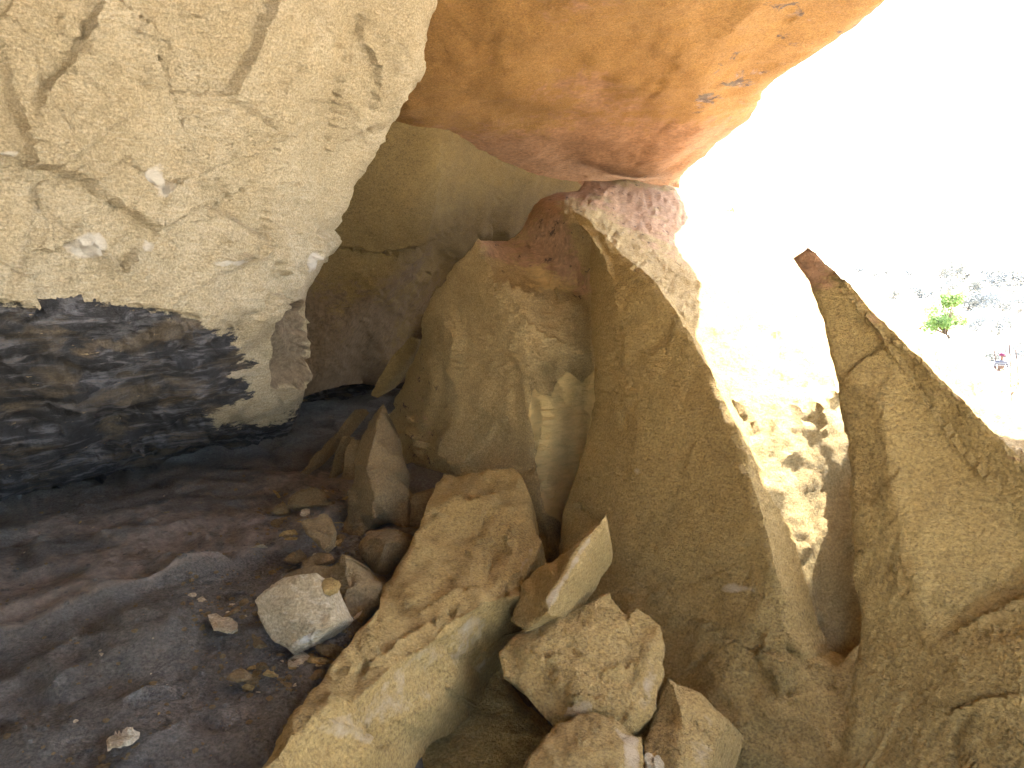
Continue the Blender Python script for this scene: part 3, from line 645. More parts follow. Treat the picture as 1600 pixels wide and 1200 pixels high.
lower = stone('stone_block', [(866, 1134, 2.44), (885, 1120, 2.46), (902, 1110, 2.48), (931, 1110, 2.49), (948, 1119, 2.47), (968, 1124, 2.46), (980, 1138, 2.42), (991, 1146, 2.4), (1003, 1148, 2.4), (1005, 1181, 2.32), (1012, 1280, 2.1), (780, 1290, 2.02), (815, 1200, 2.26), (841, 1169, 2.34)],
    ridges=[[(938, 1122, 2.43), (945, 1140, 2.38), (968, 1162, 2.32), (972, 1200, 2.24), (968, 1270, 2.08)]], inner=[(890, 1180, 2.26)],
    step=4.5, back=(.05, .2, -.28), seed=101, rough=.06, mat=M_tan, shrink=.1, amp=(.012, 5), fine=(.005, 18), plates=(.006, 9), edge=(4, .01), auto=(14, 36, 16, .01), mask=pale_on(([(950, 1130), (1003, 1148), (1008, 1290), (970, 1290), (970, 1162)], .62, 8)))
tag(lower, 'stone block at the bottom edge resting under the six sided block', 'stone block')

tall = stone('stone_block', [(1044, 1061, 2.78), (1060, 1072, 2.76), (1078, 1075, 2.75), (1097, 1083, 2.73), (1109, 1102, 2.68), (1131, 1117, 2.66), (1122, 1150, 2.58), (1112, 1180, 2.52), (1106, 1200, 2.48), (1090, 1290, 2.3), (985, 1290, 2.28), (1004, 1190, 2.5), (1008, 1150, 2.6), (1028, 1100, 2.72), (1033, 1080, 2.76)],
    ridges=[[(1050, 1066, 2.74), (1062, 1100, 2.64), (1066, 1140, 2.56), (1060, 1200, 2.44), (1050, 1280, 2.26)]],
    step=4.5, back=(.16, .2, -.2), seed=111, rough=.06, mat=M_tan, shrink=.1, amp=(.012, 5), fine=(.005, 18), edge=(4, .01), cracks=[([(1078, 1120), (1095, 1135), (1113, 1155)], 2.5, .012)], mask=pale_on(([(1066, 1090), (1131, 1117), (1100, 1280), (1062, 1280)], .42, 12)))
tag(tall, 'upright stone block in the gap right of the six sided block', 'stone block')

under = stone('stone_slab', [(776, 1010, 3.32), (786, 1040, 3.24), (786, 1060, 3.19), (800, 1072, 3.16), (815, 1092, 3.14), (845, 1118, 3.10), (880, 1150, 3.02), (860, 1190, 2.90), (800, 1290, 2.54), (545, 1290, 2.54), (588, 1205, 2.76), (622, 1165, 2.88), (660, 1120, 3.02), (692, 1088, 3.12), (735, 1040, 3.26)],
    ridges=[[(784, 1045, 3.20), (796, 1090, 3.08), (808, 1130, 2.98), (835, 1160, 2.92)]], inner=[(700, 1150, 2.90), (740, 1100, 3.06)],
    step=5, back=(.05, .3, -.2), seed=121, rough=.05, smooth=1, mat=M_tan, shrink=.1, amp=(.016, 4), fine=(.006, 14), plates=(.008, 7), edge=(5, .014), auto=(18, 50, 20, .01))
tag(under, 'shaded triangular stone slab lying below the long slab', 'stone slab')

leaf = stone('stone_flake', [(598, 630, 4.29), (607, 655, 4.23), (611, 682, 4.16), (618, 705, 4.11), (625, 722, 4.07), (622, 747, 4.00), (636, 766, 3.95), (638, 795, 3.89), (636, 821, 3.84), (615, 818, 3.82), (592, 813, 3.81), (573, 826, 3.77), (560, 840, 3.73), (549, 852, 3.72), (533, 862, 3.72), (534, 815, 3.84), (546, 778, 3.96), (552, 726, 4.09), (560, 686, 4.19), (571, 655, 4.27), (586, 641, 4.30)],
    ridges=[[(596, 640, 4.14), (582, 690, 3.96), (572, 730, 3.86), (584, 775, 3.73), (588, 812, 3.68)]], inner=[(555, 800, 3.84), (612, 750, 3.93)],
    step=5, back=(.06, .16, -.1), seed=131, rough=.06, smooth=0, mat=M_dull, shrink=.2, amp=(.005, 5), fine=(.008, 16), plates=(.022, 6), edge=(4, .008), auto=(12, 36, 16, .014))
tag(leaf, 'narrow upright stone flake leaning on the buttress behind the long slab', 'stone flake')

def small(name, label, cat, pts, d, back, seed, mat, ridges=(), inner=(), step=4, tilt=(0, -.0018), amp=(.004, 7), maskf=None, group=None, shrink=.2, rough=.06):
    """small stone: outline at distance d, tilted by tilt metres per survey unit"""
    cx = sum(p[0] for p in pts) / len(pts); cy = sum(p[1] for p in pts) / len(pts)
    dd = lambda p: d + tilt[0] * (p[0] - cx) + tilt[1] * (p[1] - cy) + (p[2] if len(p) > 2 else 0)
    o = stone(name, [(p[0], p[1], dd(p)) for p in pts], inner=[(p[0], p[1], dd(p)) for p in inner], ridges=[[(p[0], p[1], dd(p)) for p in r] for r in ridges],
              step=step, back=back, seed=seed, rough=rough, mat=mat, shrink=shrink, amp=amp, fine=(.004, 22), plates=(.018, 7), edge=(step, .008), mask=maskf, rings=3)
    return tag(o, label, cat, group)
small('stone_block', 'pale square stone block tipped on one corner beside the long slab', 'stone block', [(395, 938), (410, 925), (428, 910), (444, 902), (480, 897), (493, 895), (499, 913), (507, 933), (517, 953), (527, 971), (514, 984), (493, 1003), (473, 1017), (456, 1024), (428, 1004), (410, 980), (398, 958)],
      2.62, (.05, .16, -.08), 141, M_cream, inner=[(455, 955, -.03)], ridges=[[(514, 980, -.02), (490, 985, -.03), (455, 1008, -.03)]], step=4, tilt=(-.0008, -.0012), amp=(.012, 6), maskf=pale_on(([(480, 985), (520, 975), (493, 1003), (456, 1024), (440, 1010)], .5, 6)))
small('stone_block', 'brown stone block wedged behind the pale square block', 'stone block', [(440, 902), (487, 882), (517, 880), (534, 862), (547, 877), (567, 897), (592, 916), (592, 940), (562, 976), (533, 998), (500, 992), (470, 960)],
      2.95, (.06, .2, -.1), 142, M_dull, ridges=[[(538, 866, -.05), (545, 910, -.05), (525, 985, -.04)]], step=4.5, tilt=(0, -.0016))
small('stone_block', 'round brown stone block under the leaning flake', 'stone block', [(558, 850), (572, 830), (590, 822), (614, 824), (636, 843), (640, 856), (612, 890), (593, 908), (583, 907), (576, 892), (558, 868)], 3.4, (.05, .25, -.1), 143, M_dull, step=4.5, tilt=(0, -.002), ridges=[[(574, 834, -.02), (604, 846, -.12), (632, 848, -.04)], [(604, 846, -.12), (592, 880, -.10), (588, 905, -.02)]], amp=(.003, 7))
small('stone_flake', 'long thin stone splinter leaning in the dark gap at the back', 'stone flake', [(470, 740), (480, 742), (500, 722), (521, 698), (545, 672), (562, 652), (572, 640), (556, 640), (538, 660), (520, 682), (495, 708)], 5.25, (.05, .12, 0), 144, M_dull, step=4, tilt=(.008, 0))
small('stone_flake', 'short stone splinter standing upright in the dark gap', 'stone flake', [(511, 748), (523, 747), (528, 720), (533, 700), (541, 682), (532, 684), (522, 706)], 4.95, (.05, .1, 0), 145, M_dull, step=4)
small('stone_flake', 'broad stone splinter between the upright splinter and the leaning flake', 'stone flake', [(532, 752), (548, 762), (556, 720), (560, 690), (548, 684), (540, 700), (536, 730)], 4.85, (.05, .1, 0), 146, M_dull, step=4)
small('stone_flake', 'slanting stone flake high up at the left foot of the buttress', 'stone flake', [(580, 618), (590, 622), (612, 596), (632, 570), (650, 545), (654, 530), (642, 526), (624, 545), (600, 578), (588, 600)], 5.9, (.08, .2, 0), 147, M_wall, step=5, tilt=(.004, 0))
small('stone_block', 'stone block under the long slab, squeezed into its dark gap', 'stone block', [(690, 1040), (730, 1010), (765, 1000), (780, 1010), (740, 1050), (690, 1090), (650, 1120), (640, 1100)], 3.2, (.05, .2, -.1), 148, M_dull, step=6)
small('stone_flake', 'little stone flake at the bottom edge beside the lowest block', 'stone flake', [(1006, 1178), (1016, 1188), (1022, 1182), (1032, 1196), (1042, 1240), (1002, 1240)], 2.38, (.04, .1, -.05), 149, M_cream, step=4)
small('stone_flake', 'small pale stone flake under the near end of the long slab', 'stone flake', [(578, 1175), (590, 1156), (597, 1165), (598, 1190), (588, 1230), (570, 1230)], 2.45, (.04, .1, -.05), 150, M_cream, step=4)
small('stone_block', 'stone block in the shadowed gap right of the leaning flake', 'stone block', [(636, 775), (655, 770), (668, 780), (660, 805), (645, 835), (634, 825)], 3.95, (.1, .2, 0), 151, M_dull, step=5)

# ------------------------------------------------------------------ outside: ground sheet to the horizon
def ground_z(x, y):
    r = math.hypot(x, y)
    t = min(max((r - 62) / 150, 0), 1); t = t * t * (3 - 2 * t)
    h = -3.2 + 8.6 * t + max(0, r - 212) * .004
    h += noise.fractal(Vector((x * .02, y * .02, .3)), 1, 2, 4) * (.25 + 1.5 * t) + noise.fractal(Vector((x * .35, y * .35, 1.3)), 1, 2, 3) * .10 * min(1, r / 14)
    if r < 9: h -= .3
    return h
bm = bmesh.new(); rows = []
radii = [2.5 * 1.0685 ** k for k in range(86)]
NA = 150
c0 = bm.verts.new((0, 0, -3.6))
for r in radii:
    rows.append([bm.verts.new((r * math.cos(2 * math.pi * k / NA), r * math.sin(2 * math.pi * k / NA), ground_z(r * math.cos(2 * math.pi * k / NA), r * math.sin(2 * math.pi * k / NA)))) for k in range(NA)])
for k in range(NA):
    bm.faces.new((c0, rows[0][k], rows[0][(k + 1) % NA]))
    for a, b in zip(rows[:-1], rows[1:]): bm.faces.new((a[k], b[k], b[(k + 1) % NA], a[(k + 1) % NA]))
me = bpy.data.meshes.new('ground'); bm.to_mesh(me); bm.free()
me.polygons.foreach_set('use_smooth', [True] * len(me.polygons))
ground = bpy.data.objects.new('ground', me); COL.objects.link(ground); ground['kind'] = 'structure'
s = NT('dry_pale_ground')
c = s.ramp(s.noise(.35, 6, .65), [(.35, (.50, .42, .31)), (.5, (.60, .52, .40)), (.65, (.66, .59, .47))])
c = s.mix(s.ramp(s.noise(1.3, 5, .7), [(.56, 0.0), (.66, .75)]), c, (.30, .27, .20))
c = s.mix(s.ramp(s.noise(.05, 5, .6), [(.5, 0.0), (.6, .55)]), c, (.36, .33, .27))
s.l(c, s.b.inputs['Base Color']); s.b.inputs['Roughness'].default_value = .95; s.b.inputs['Specular IOR Level'].default_value = .1
s.bump([(s.noise(2.2, 6, .7), .2, .6), (s.noise(14, 5, .7), .04, .6)])
me.materials.append(s.m)

def simple_mat(name, cols, rough=.8, scale=20):
    s = NT(name)
    s.l(s.ramp(s.noise(scale, 4, .6), [(.3, cols[0]), (.7, cols[1])]), s.b.inputs['Base Color']); s.b.inputs['Roughness'].default_value = rough
    s.b.inputs['Specular IOR Level'].default_value = .2
    return s.m
M_leaf = simple_mat('green_leaf', [(.10, .17, .035), (.22, .32, .08)], .6, 3)
M_scrub = simple_mat('grey_scrub_leaf', [(.13, .145, .145), (.19, .20, .195)], .8, 1.5)
M_dryleaf = simple_mat('dry_leaf', [(.26, .19, .09), (.38, .30, .14)], .8, 4)
M_bark = simple_mat('bark', [(.09, .065, .045), (.16, .12, .085)], .9, 12)

def tube(bm, pts, r0, r1, n=6):
    prev = None
    for i, p in enumerate(pts):
        p = Vector(p); t = i / (len(pts) - 1); r = r0 + (r1 - r0) * t
        q = Vector(pts[min(i + 1, len(pts) - 1)]) - Vector(pts[max(i - 1, 0)]); q.normalize()
        a = q.orthogonal().normalized(); b = q.cross(a)
        ring = [bm.verts.new(p + (a * math.cos(6.283 * k / n) + b * math.sin(6.283 * k / n)) * r) for k in range(n)]
        if prev:
            for k in range(n): bm.faces.new((prev[k], prev[(k + 1) % n], ring[(k + 1) % n], ring[k]))
        else: bm.faces.new(ring[::-1])
        prev = ring
    bm.faces.new(prev)
def mesh_obj(name, bm, mat, parent=None, smooth=True):
    me = bpy.data.meshes.new(name); bmesh.ops.recalc_face_normals(bm, faces=bm.faces) if smooth else None
    bm.to_mesh(me); bm.free(); me.materials.append(mat)
    if smooth: me.polygons.foreach_set('use_smooth', [True] * len(me.polygons))
    o = bpy.data.objects.new(name, me); COL.objects.link(o)
    if parent: o.parent = parent
    return o
def empty(name, loc):
    o = bpy.data.objects.new(name, None); o.location = loc; o.empty_display_size = .2; COL.objects.link(o); return o
def leaves(bm, clumps, n, size, rr):
    for k in range(n):
        c, rad = clumps[rr.randrange(len(clumps))]
        v = Vector((rr.gauss(0, 1), rr.gauss(0, 1), rr.gauss(0, .8))); v = v.normalized() * rad * rr.uniform(.35, 1) ** .6
        p = Vector(c) + v
        a = Vector((rr.gauss(0, 1), rr.gauss(0, 1), rr.gauss(0, .6))).normalized(); b = a.orthogonal().normalized()
        L = size * rr.uniform(.6, 1.4)
        vs = [bm.verts.new(p - a * L), bm.verts.new(p + b * L * .4), bm.verts.new(p + a * L), bm.verts.new(p - b * L * .4)]
        bm.faces.new(vs)
def plant(name, loc, h, wdt, trunk_h, n, size, lm, seed, nclump=12, lean=(0, 0), trunk_r=.05):
    rr = random.Random(seed); root = empty(name, loc)
    bm = bmesh.new(); clumps = []
    top = Vector((lean[0], lean[1], trunk_h))
    tube(bm, [(0, 0, -.15), top * .5 + Vector((rr.uniform(-.05, .05), 0, 0)) * h, top], trunk_r, trunk_r * .6)
    for k in range(nclump):
        a = rr.uniform(0, 6.28); rr_ = rr.uniform(.2, 1)
        c = Vector((math.cos(a) * wdt * .4 * rr_ + lean[0] * 1.3, math.sin(a) * wdt * .4 * rr_ + lean[1] * 1.3, trunk_h + (h - trunk_h) * rr.uniform(.12, .88)))
        clumps.append((c, wdt * rr.uniform(.12, .22)))
        tube(bm, [top * rr.uniform(.5, 1), (top + c) / 2 + Vector((0, 0, -.04 * h)), c], trunk_r * .45, trunk_r * .12, 5)
    mesh_obj('trunk', bm, M_bark, root)
    bm = bmesh.new(); leaves(bm, clumps, n, size, rr)
    mesh_obj('crown', bm, lm, root, smooth=False)
    return root
def on_ground(x, y, d):
    """where the sight line (x, y) meets the ground sheet, starting from distance d"""
    lo = 5.0; p = P(x, y, d)
    k = 6.0
    while k < 600:
        p = P(x, y, k)
        if p[2] <= ground_z(p[0], p[1]): break
        k *= 1.01
    return p

p = P(1486, 521, 56); gz = ground_z(p[0], p[1])
t = plant('tree', (p[0], p[1], gz), p[2] + 3.1 - gz + .1, 3.6, p[2] - gz + .1, 5200, .13, M_leaf, 5, 20, lean=(-.5, 0), trunk_r=.13)
tag(t, 'small bright green tree standing on the pale hillside outside the shelter', 'tree')
k = 0
rr = random.Random(12)
SHRUBS = [(1425, 428), (1360, 412), (1500, 436), (1528, 446), (1580, 456), (1420, 452), (1450, 440), (1512, 480), (1530, 470), (1566, 482), (1395, 462), (1575, 500), (1590, 440), (1545, 432), (1470, 430), (1590, 536), (1574, 546), (1556, 520), (1340, 416), (1386, 424), (1598, 470), (1606, 520), (1440, 462), (1535, 500), (1410, 440), (1484, 452), (1518, 458), (1552, 468), (1540, 478), (1588, 486), (1562, 512), (1526, 512), (1372, 430), (1350, 424), (1600, 556), (1548, 560), (1496, 424), (1562, 444)]
proto = None
for k, (x, y) in enumerate(SHRUBS):
    q = on_ground(x, y + 5, 20)
    r = math.hypot(q[0], q[1])
    h = 26 / F * r * rr.uniform(.45, 1.0)
    if proto is None:
        proto = plant('shrub', (q[0], q[1], q[2]), 1.0, 2.1, .10, 1100, .06, M_scrub, 33, 12, trunk_r=.02); o = proto
    else:
        o = proto.copy(); COL.objects.link(o)
        for ch in proto.children:
            cc = ch.copy(); cc.parent = o; COL.objects.link(cc)
    o.location = (q[0], q[1], q[2] - .05); o.scale = (h * rr.uniform(.9, 1.3), h * rr.uniform(.9, 1.3), h); o.rotation_euler = (0, 0, rr.uniform(0, 6))
    tag(o, 'pale grey desert shrub scattered on the glaring hillside', 'shrub', 'shrubs scattered over the far hillside')

b = P(1582, 606, 26)
bush = plant('bush', (b[0], b[1], b[2] - .35), 1.1, 1.5, .15, 900, .05, M_dryleaf, 44, 12, trunk_r=.03)
tag(bush, 'tawny dry bush just below the person', 'bush')
b = P(1104, 300, 11.5)
sh = plant('bush', (b[0], b[1], b[2] - .15), .34, .3, .08, 160, .02, M_scrub, 45, 7, trunk_r=.006)
tag(sh, 'sparse twiggy bush on the skyline under the roof slab tip', 'bush')
def grass_tuft(loc, h, wdt, n, seed):
    rr = random.Random(seed); bm = bmesh.new()
    for k in range(n):
        x, y = rr.gauss(0, wdt), rr.gauss(0, wdt * .6); hh = h * rr.uniform(.5, 1.1); a = rr.uniform(0, 6.28); ln = hh * rr.uniform(.1, .5); w_ = .004 * h / .3
        p0 = Vector((x, y, 0)); p1 = p0 + Vector((math.cos(a) * ln * .4, math.sin(a) * ln * .4, hh * .6)); p2 = p0 + Vector((math.cos(a) * ln, math.sin(a) * ln, hh))
        sd = Vector((-math.sin(a), math.cos(a), 0)) * w_
        v = [bm.verts.new(q) for q in (p0 - sd, p0 + sd, p1 + sd * .7, p1 - sd * .7, p2)]
        bm.faces.new(v[:4]); bm.faces.new((v[3], v[2], v[4]))
    o = mesh_obj('grass_tuft', bm, M_dryleaf, None, smooth=False); o.location = loc; return o
b = P(1143, 326, 7.35)
g = grass_tuft((b[0], b[1], b[2] - .06), .16, .06, 120, 3)
tag(g, 'tuft of dry golden grass on the skyline of the sunlit slope', 'grass tuft')

# thin stakes by the person
M_stake = simple_mat('weathered_stake', [(.05, .035, .03), (.08, .06, .05)], .9, 6)
STK = [((1554, 548), (1557, 585), 'leaning stake left of the person, nearest of the thin stakes to the slope'), ((1577, 538), (1578, 560), 'tallest thin stake right behind the head of the person'), ((1587, 546), (1590, 581), 'thin stake right of the person')]
for (x0, y0), (x1, y1), lab in STK:
    a, b = P(x0, y0, 31), P(x1, y1, 31); gz = ground_z(b[0], b[1])
    bb = a + (b - a) * ((gz - .2 - a[2]) / (b[2] - a[2])); bb[0] = b[0] + .05
    bm = bmesh.new(); m_ = (a + bb) / 2 - bb
    tube(bm, [(0, 0, 0), tuple(m_ + np.array([.02, 0, 0])), tuple(a - bb)], .036, .026, 6)
    o = mesh_obj('wooden_stake', bm, M_stake); o.location = bb
    tag(o, lab, 'stake', 'thin stakes around the person')

# ------------------------------------------------------------------ small stones on the floor
def chip(name, label, cat, pts, d, seed, mat, group=None, lift=.03):
    """small loose stone lying on the floor: closed lump with its own outline"""
    return small(name, label, cat, pts, d, (.01, lift * 1.2, -lift), seed, mat, step=3, tilt=(0, -.004), amp=(.004, 14), group=group, shrink=.15, rough=.08)
def floor_d(x, y): 
    r = FWD + (x - 800) / F * RT + (600 - y) / F * UP
    k = 1.0
    while k < 12:
        p = CAM + r * k
        lift = .02
        if p[2] <= floor_z(p[0], p[1]) + lift: return k
        k += .01
    return 8.0
chip('stone', 'pale angular chip lying on the sooty floor left of the square block', 'stone', [(322, 957), (333, 955), (341, 962), (363, 967), (364, 982), (353, 988), (331, 981), (328, 970)], floor_d(343, 985) - .06, 201, M_cream)
chip('stone', 'pale curved chip of stone alone on the dark floor at the bottom left', 'stone', [(163, 1150), (186, 1144), (196, 1137), (204, 1138), (202, 1150), (186, 1162), (165, 1168)], floor_d(185, 1165) - .05, 202, M_cream)
chip('stone', 'tiny pale stone at the edge of the smooth ledge above the angular chip', 'stone', [(303, 933), (313, 929), (317, 936), (313, 942), (304, 941)], floor_d(310, 941) - .04, 203, M_cream)
chip('stone', 'triangular stone on the ledge at the far left of the rubble edge', 'stone', [(422, 799), (428, 789), (441, 782), (450, 790), (449, 800), (430, 803)], floor_d(437, 801) - .05, 204, M_dull)
chip('stone', 'flat reddish stone lying at the foot of the dark gap', 'stone', [(447, 790), (455, 772), (470, 763), (490, 760), (506, 766), (510, 778), (500, 790), (470, 793)], floor_d(480, 791) - .12, 205, M_dull, lift=.08)
chip('stone', 'flat four cornered stone between the reddish stone and the triangular one', 'stone', [(469, 812), (480, 808), (515, 805), (521, 820), (515, 850), (505, 860), (492, 848), (478, 836)], floor_d(500, 858) - .14, 206, M_dull, lift=.05)
chip('stone', 'low triangular stone just behind the pale square block', 'stone', [(441, 876), (452, 864), (466, 854), (474, 862), (475, 870), (460, 875)], floor_d(458, 875) - .06, 207, M_dull)
chip('stone', 'long flat stone touching the back of the low triangular stone', 'stone', [(470, 872), (492, 862), (515, 862), (520, 872), (500, 880), (472, 884)], floor_d(495, 882) - .08, 208, M_dull)
chip('stone', 'small tan stone propping up the pale square block', 'stone', [(447, 1029), (456, 1022), (470, 1014), (478, 1020), (474, 1036), (464, 1038), (448, 1036)], 2.52, 209, M_cream)
chip('stone', 'small round tan stone at the foot of the propping stone', 'stone', [(448, 1042), (456, 1035), (468, 1036), (471, 1043), (460, 1047), (450, 1046)], 2.5, 210, M_tan)
chip('stone', 'dull stone in the shadow between the square block and the long slab', 'stone', [(478, 1018), (492, 1012), (492, 1026), (480, 1030), (475, 1026)], 2.58, 211, M_dull)
chip('stone', 'thin flat stone leaning on the right corner of the pale square block', 'stone', [(498, 912), (516, 901), (527, 907), (520, 922), (506, 928)], 2.66, 212, M_tan)
chip('stone', 'flat slab of stone lying low on the floor below the angular chip', 'stone', [(360, 1045), (372, 1040), (384, 1048), (382, 1060), (368, 1062), (350, 1056)], floor_d(368, 1062) - .03, 213, M_dull)
chip('stone', 'small pointed chip at the right end of the low floor stones', 'stone', [(408, 1054), (416, 1045), (426, 1050), (424, 1055)], floor_d(417, 1055) - .03, 214, M_tan)
rr = random.Random(77)
pm = []
for k in range(6):
    pm.append(None)
def pebble_mesh(seed, mat):
    r = random.Random(seed); bm = bmesh.new(); bmesh.ops.create_icosphere(bm, subdivisions=2, radius=1)
    pl = [(Vector((r.gauss(0, 1), r.gauss(0, 1), r.gauss(0, 1))).normalized(), r.uniform(.3, .62)) for _ in range(8)]
    for v in bm.verts:
        for n, d in pl:
            e = v.co.dot(n) - d
            if e > 0: v.co -= n * e
        v.co += Vector((noise.noise(v.co * 2 + Vector((seed, 0, 0))), noise.noise(v.co * 2 + Vector((0, seed, 0))), 0)) * .12
        v.co.z *= .5
    me = bpy.data.meshes.new('pebble'); bm.to_mesh(me); bm.free(); me.materials.append(mat)
    me.polygons.foreach_set('use_smooth', [True] * len(me.polygons)); me.set_sharp_from_angle(angle=R(25))
    return me
protos = [pebble_mesh(k + 3, (M_dull, M_tan, M_dull, M_cream, M_dull, M_floor)[k]) for k in range(6)]
def on_floor(x, y):
    d = floor_d(x, y); return P(x, y, d)
dg = bpy.context.evaluated_depsgraph_get()
fe = floor.evaluated_get(dg)
def drop(p):
    hit, loc, nor, idx = fe.ray_cast(Vector((p[0], p[1], 3)) - floor.location, Vector((0, 0, -1)))
    return (loc.z + floor.location.z) if hit else p[2]
ZONES = [((300, 440), (925, 985), 34, .010, .03), ((330, 480), (985, 1075), 24, .01, .028), ((400, 540), (770, 900), 34, .015, .05), ((60, 420), (960, 1195), 34, .004, .013), ((480, 540), (980, 1060), 14, .015, .04), ((30, 420), (740, 920), 10, .008, .02)]
for (x0, x1), (y0, y1), n, r0, r1 in ZONES:
    for k in range(n):
        x, y = rr.uniform(x0, x1), rr.uniform(y0, y1)
        p = on_floor(x, y); sz = r0 + (r1 - r0) * rr.random() ** 2
        o = bpy.data.objects.new('pebble', rr.choice(protos)); COL.objects.link(o)
        o.location = (p[0], p[1], drop(p) + sz * .18)
        o.scale = (sz * rr.uniform(.8, 1.5), sz * rr.uniform(.7, 1.2), sz * rr.uniform(.6, 1.1)); o.rotation_euler = (rr.uniform(-.2, .2), rr.uniform(-.2, .2), rr.uniform(0, 6.28))
        tag(o, 'small loose stone fragment strewn over the dark shelter floor', 'pebble', 'loose fragments on the shelter floor')

FL = [((430, 555), (770, 900), 22, .03, .075), ((380, 540), (990, 1080), 10, .02, .05), ((600, 900), (1010, 1200), 26, .04, .11), ((470, 560), (880, 1010), 12, .04, .08)]
for (x0, x1), (y0, y1), n, r0, r1 in FL:
    for k in range(n):
        x, y = rr.uniform(x0, x1), rr.uniform(y0, y1)
        p = on_floor(x, y); sz = r0 + (r1 - r0) * rr.random() ** 1.6
        o = bpy.data.objects.new('stone_flake', rr.choice(protos[:5])); COL.objects.link(o)
        o.location = (p[0], p[1], drop(p) + sz * .16)
        o.scale = (sz * rr.uniform(.9, 1.7), sz * rr.uniform(.6, 1.1), sz * rr.uniform(.25, .6)); o.rotation_euler = (rr.uniform(-.5, .5), rr.uniform(-.5, .5), rr.uniform(0, 6.28))
        tag(o, 'thin angular rock flake fallen around the foot of the broken slabs', 'stone flake', 'rock flakes at the foot of the slabs')

# grit between and around the stones: one uncountable scatter
GRIT = [((280, 470), (870, 1080), 900), ((400, 560), (760, 900), 700), ((0, 460), (900, 1200), 700), ((470, 560), (960, 1080), 250), ((560, 900), (980, 1200), 900), ((0, 420), (740, 900), 250)]
bm = bmesh.new()
base = []
for k in range(4):
    r = random.Random(k + 50); b2 = bmesh.new(); bmesh.ops.create_icosphere(b2, subdivisions=1, radius=1)
    cs = [Vector((v.co.x * r.uniform(.6, 1.3), v.co.y * r.uniform(.6, 1.2), v.co.z * r.uniform(.3, .8))) for v in b2.verts]; fs = [[v.index for v in f.verts] for f in b2.faces]; b2.free(); base.append((cs, fs))
gv, gf = [], []
for (x0, x1), (y0, y1), n in GRIT:
    for k in range(n):
        x, y = rr.uniform(x0, x1), rr.uniform(y0, y1); p = on_floor(x, y); z = drop(p); sz = .0025 + .012 * rr.random() ** 3; a = rr.uniform(0, 6.28); ca, sa = math.cos(a), math.sin(a)
        cs, fs = base[rr.randrange(4)]; o0 = len(gv)
        gv += [(p[0] + sz * (c.x * ca - c.y * sa), p[1] + sz * (c.x * sa + c.y * ca), z + sz * (.25 + c.z)) for c in cs]; gf += [[o0 + q for q in f] for f in fs]
bm.free()
me = bpy.data.meshes.new('gravel'); me.from_pydata(gv, [], gf); me.materials.append(M_floor); me.materials.append(M_dull)
me.polygons.foreach_set('material_index', [1 if (i // 20) % 5 == 0 else 0 for i in range(len(gf))])
gravel = bpy.data.objects.new('gravel', me); COL.objects.link(gravel)
tag(gravel, 'fine grit and dust sized stone crumbs over the shelter floor', 'gravel', kind='stuff')

# ------------------------------------------------------------------ person standing below the hillside
def skin_body(name, joints, bones, mat, parent=None, sub=2, root=0):
    me = bpy.data.meshes.new(name); me.from_pydata([j[0] for j in joints], bones, []); me.update()
    o = bpy.data.objects.new(name, me); COL.objects.link(o)
    if parent: o.parent = parent
    md = o.modifiers.new('skin', 'SKIN')
    me.skin_vertices  # layer is made by the modifier
    for i, j in enumerate(joints):
        r = j[1]; me.skin_vertices[0].data[i].radius = (r, r) if not isinstance(r, tuple) else r
    me.skin_vertices[0].data[root].use_root = True
    md.use_smooth_shade = True; md.branch_smoothing = .3
    o.modifiers.new('subd', 'SUBSURF').levels = sub; o.modifiers['subd'].render_levels = sub
    me.materials.append(mat); return o
pd_ = 29.0
pp = P(1566, 553, pd_); pz = ground_z(pp[0], pp[1]); H = pp[2] - pz            # feet on the ground, crown of the cap on the sight line
k = H / 1.72
person = empty('person', (pp[0], pp[1], pz)); person.scale = (k, k, k); person.rotation_euler = (0, 0, R(-25))
J = {'pelvis': ((0, 0, .92), .14), 'waist': ((0, .01, 1.08), .125), 'chest': ((0, .01, 1.28), .15), 'neckb': ((0, .02, 1.43), .075), 'neck': ((0, .01, 1.50), .055), 'jaw': ((0, -.01, 1.56), .075), 'head': ((0, -.005, 1.63), .095), 'crown': ((0, 0, 1.69), .07), 'nose': ((0, -.115, 1.60), .014)}
def arm(sx):
    J.update({'sh%d' % sx: ((.18 * sx, .02, 1.39), .06), 'el%d' % sx: ((.26 * sx, -.02, 1.13), .043), 'wr%d' % sx: ((.17 * sx, -.22, 1.02), .028), 'pm%d' % sx: ((.13 * sx, -.29, 1.01), .032)})
    for q, (dx, dy, dz, L) in enumerate(((.030, -.05, .0, 1.0), (.012, -.065, -.002, 1.1), (-.006, -.062, -.006, 1.05), (-.024, -.048, -.012, .9))):
        J['f%d%d' % (q, sx)] = (((.13 + dx) * sx, -.29 + dy * .6, 1.01 + dz), .009); J['g%d%d' % (q, sx)] = (((.13 + dx * 1.1) * sx, -.29 + dy * L, 1.0 + dz - .02), .008)
    J['t%d' % sx] = (((.11) * sx, -.27, 1.045), .010)
def leg(sx):
    J.update({'hip%d' % sx: ((.09 * sx, 0, .88), .10), 'kn%d' % sx: ((.10 * sx, -.02 - .03 * sx, .49), .062), 'an%d' % sx: ((.10 * sx, .03 - .04 * sx, .09), .042), 'toe%d' % sx: ((.12 * sx, -.13 - .04 * sx, .04), .038)})
arm(1); arm(-1); leg(1); leg(-1)
E = [('pelvis', 'waist'), ('waist', 'chest'), ('chest', 'neckb'), ('neckb', 'neck'), ('neck', 'jaw'), ('jaw', 'head'), ('head', 'crown'), ('head', 'nose')]
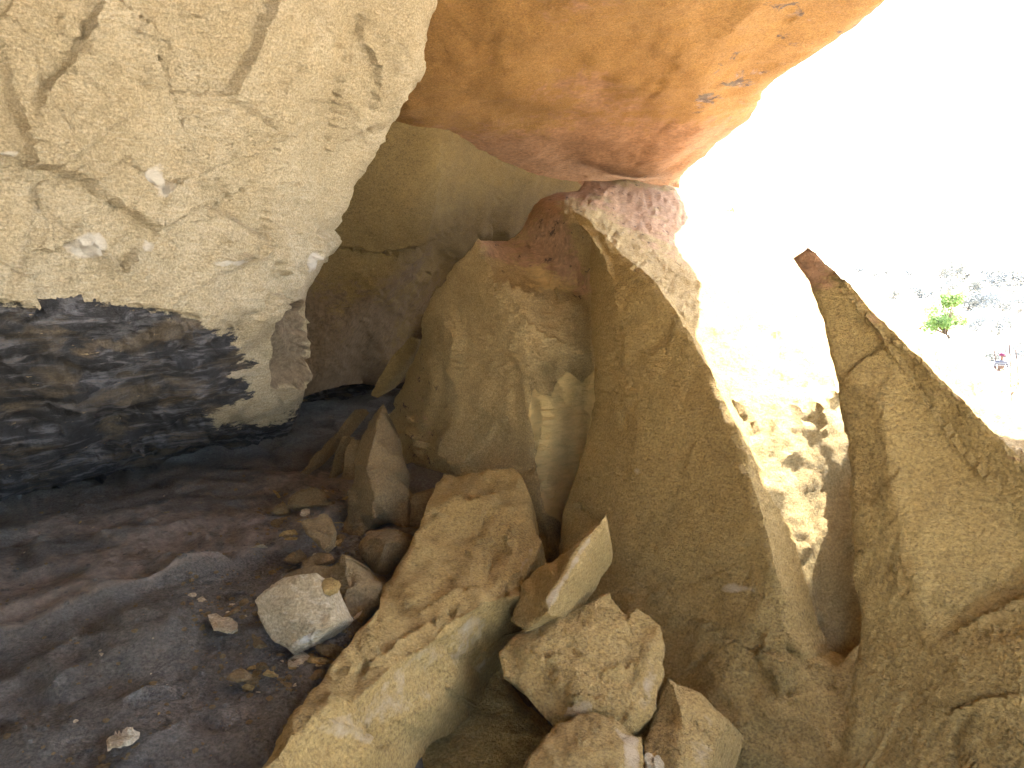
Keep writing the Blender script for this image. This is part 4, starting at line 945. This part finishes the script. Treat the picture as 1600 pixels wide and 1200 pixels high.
for sx in (1, -1):
    E += [('chest', 'sh%d' % sx), ('sh%d' % sx, 'el%d' % sx), ('el%d' % sx, 'wr%d' % sx), ('wr%d' % sx, 'pm%d' % sx), ('wr%d' % sx, 't%d' % sx), ('pelvis', 'hip%d' % sx), ('hip%d' % sx, 'kn%d' % sx), ('kn%d' % sx, 'an%d' % sx), ('an%d' % sx, 'toe%d' % sx)]
    for q in range(4): E += [('pm%d' % sx, 'f%d%d' % (q, sx)), ('f%d%d' % (q, sx), 'g%d%d' % (q, sx))]
def figure(name, keys, grow, mat, root):
    ks = list(keys); ix = {q: i for i, q in enumerate(ks)}
    return skin_body(name, [(J[q][0], J[q][1] + grow) for q in ks], [(ix[a], ix[b]) for a, b in E if a in ix and b in ix], mat, person, 2, ix[root])
M_skin = simple_mat('skin', [(.075, .045, .03), (.10, .06, .045)], .5)
M_cap = simple_mat('pink_cap', [(.085, .012, .035), (.12, .022, .05)], .8)
M_hair = simple_mat('grey_bundle', [(.06, .055, .045), (.09, .085, .07)], .9)
M_pants = simple_mat('pale_trousers', [(.62, .58, .5), (.72, .68, .6)], .9)
sm = NT('striped_shirt'); tc = sm.n('ShaderNodeTexCoord'); wv = sm.n('ShaderNodeTexWave', bands_direction='Z'); wv.inputs['Scale'].default_value = 3.2
sm.l(tc.outputs['Object'], wv.inputs['Vector']); sm.l(sm.ramp(wv.outputs['Fac'], [(.45, (.03, .025, .04)), (.55, (.11, .12, .13))]), sm.b.inputs['Base Color'])
figure('body', J.keys(), 0, M_skin, 'pelvis')
figure('shirt', [q for q in J if q in ('waist', 'chest', 'neckb') or q[:2] in ('sh', 'el')], .018, sm.m, 'chest')
figure('trousers', [q for q in J if q in ('pelvis',) or q[:3] in ('hip',) or q[:2] in ('kn', 'an')], .02, M_pants, 'pelvis')
bm = bmesh.new(); bmesh.ops.create_uvsphere(bm, u_segments=16, v_segments=10, radius=.118)
for v in bm.verts:
    if v.co.z < -.01: v.co.z = -.01 - (v.co.z + .01) * .05
bmesh.ops.translate(bm, verts=bm.verts, vec=(0, .005, 1.655))
r0 = bmesh.ops.create_circle(bm, cap_ends=True, segments=14, radius=.1)['verts']
for v in r0: v.co = Vector((v.co.x, v.co.y * .7 - .12, 1.648 - .2 * max(0, -v.co.y - .02) * .3))
mesh_obj('cap', bm, M_cap, person)
bm = bmesh.new(); bmesh.ops.create_icosphere(bm, subdivisions=3, radius=.075)
for v in bm.verts: v.co += v.co.normalized() * noise.noise(v.co * 30) * .012
bmesh.ops.translate(bm, verts=bm.verts, vec=(.10, .10, 1.63))
mesh_obj('hair_bun', bm, M_hair, person)
tag(person, 'person in a dark pink cap and striped shirt among thin stakes on the hillside', 'person')
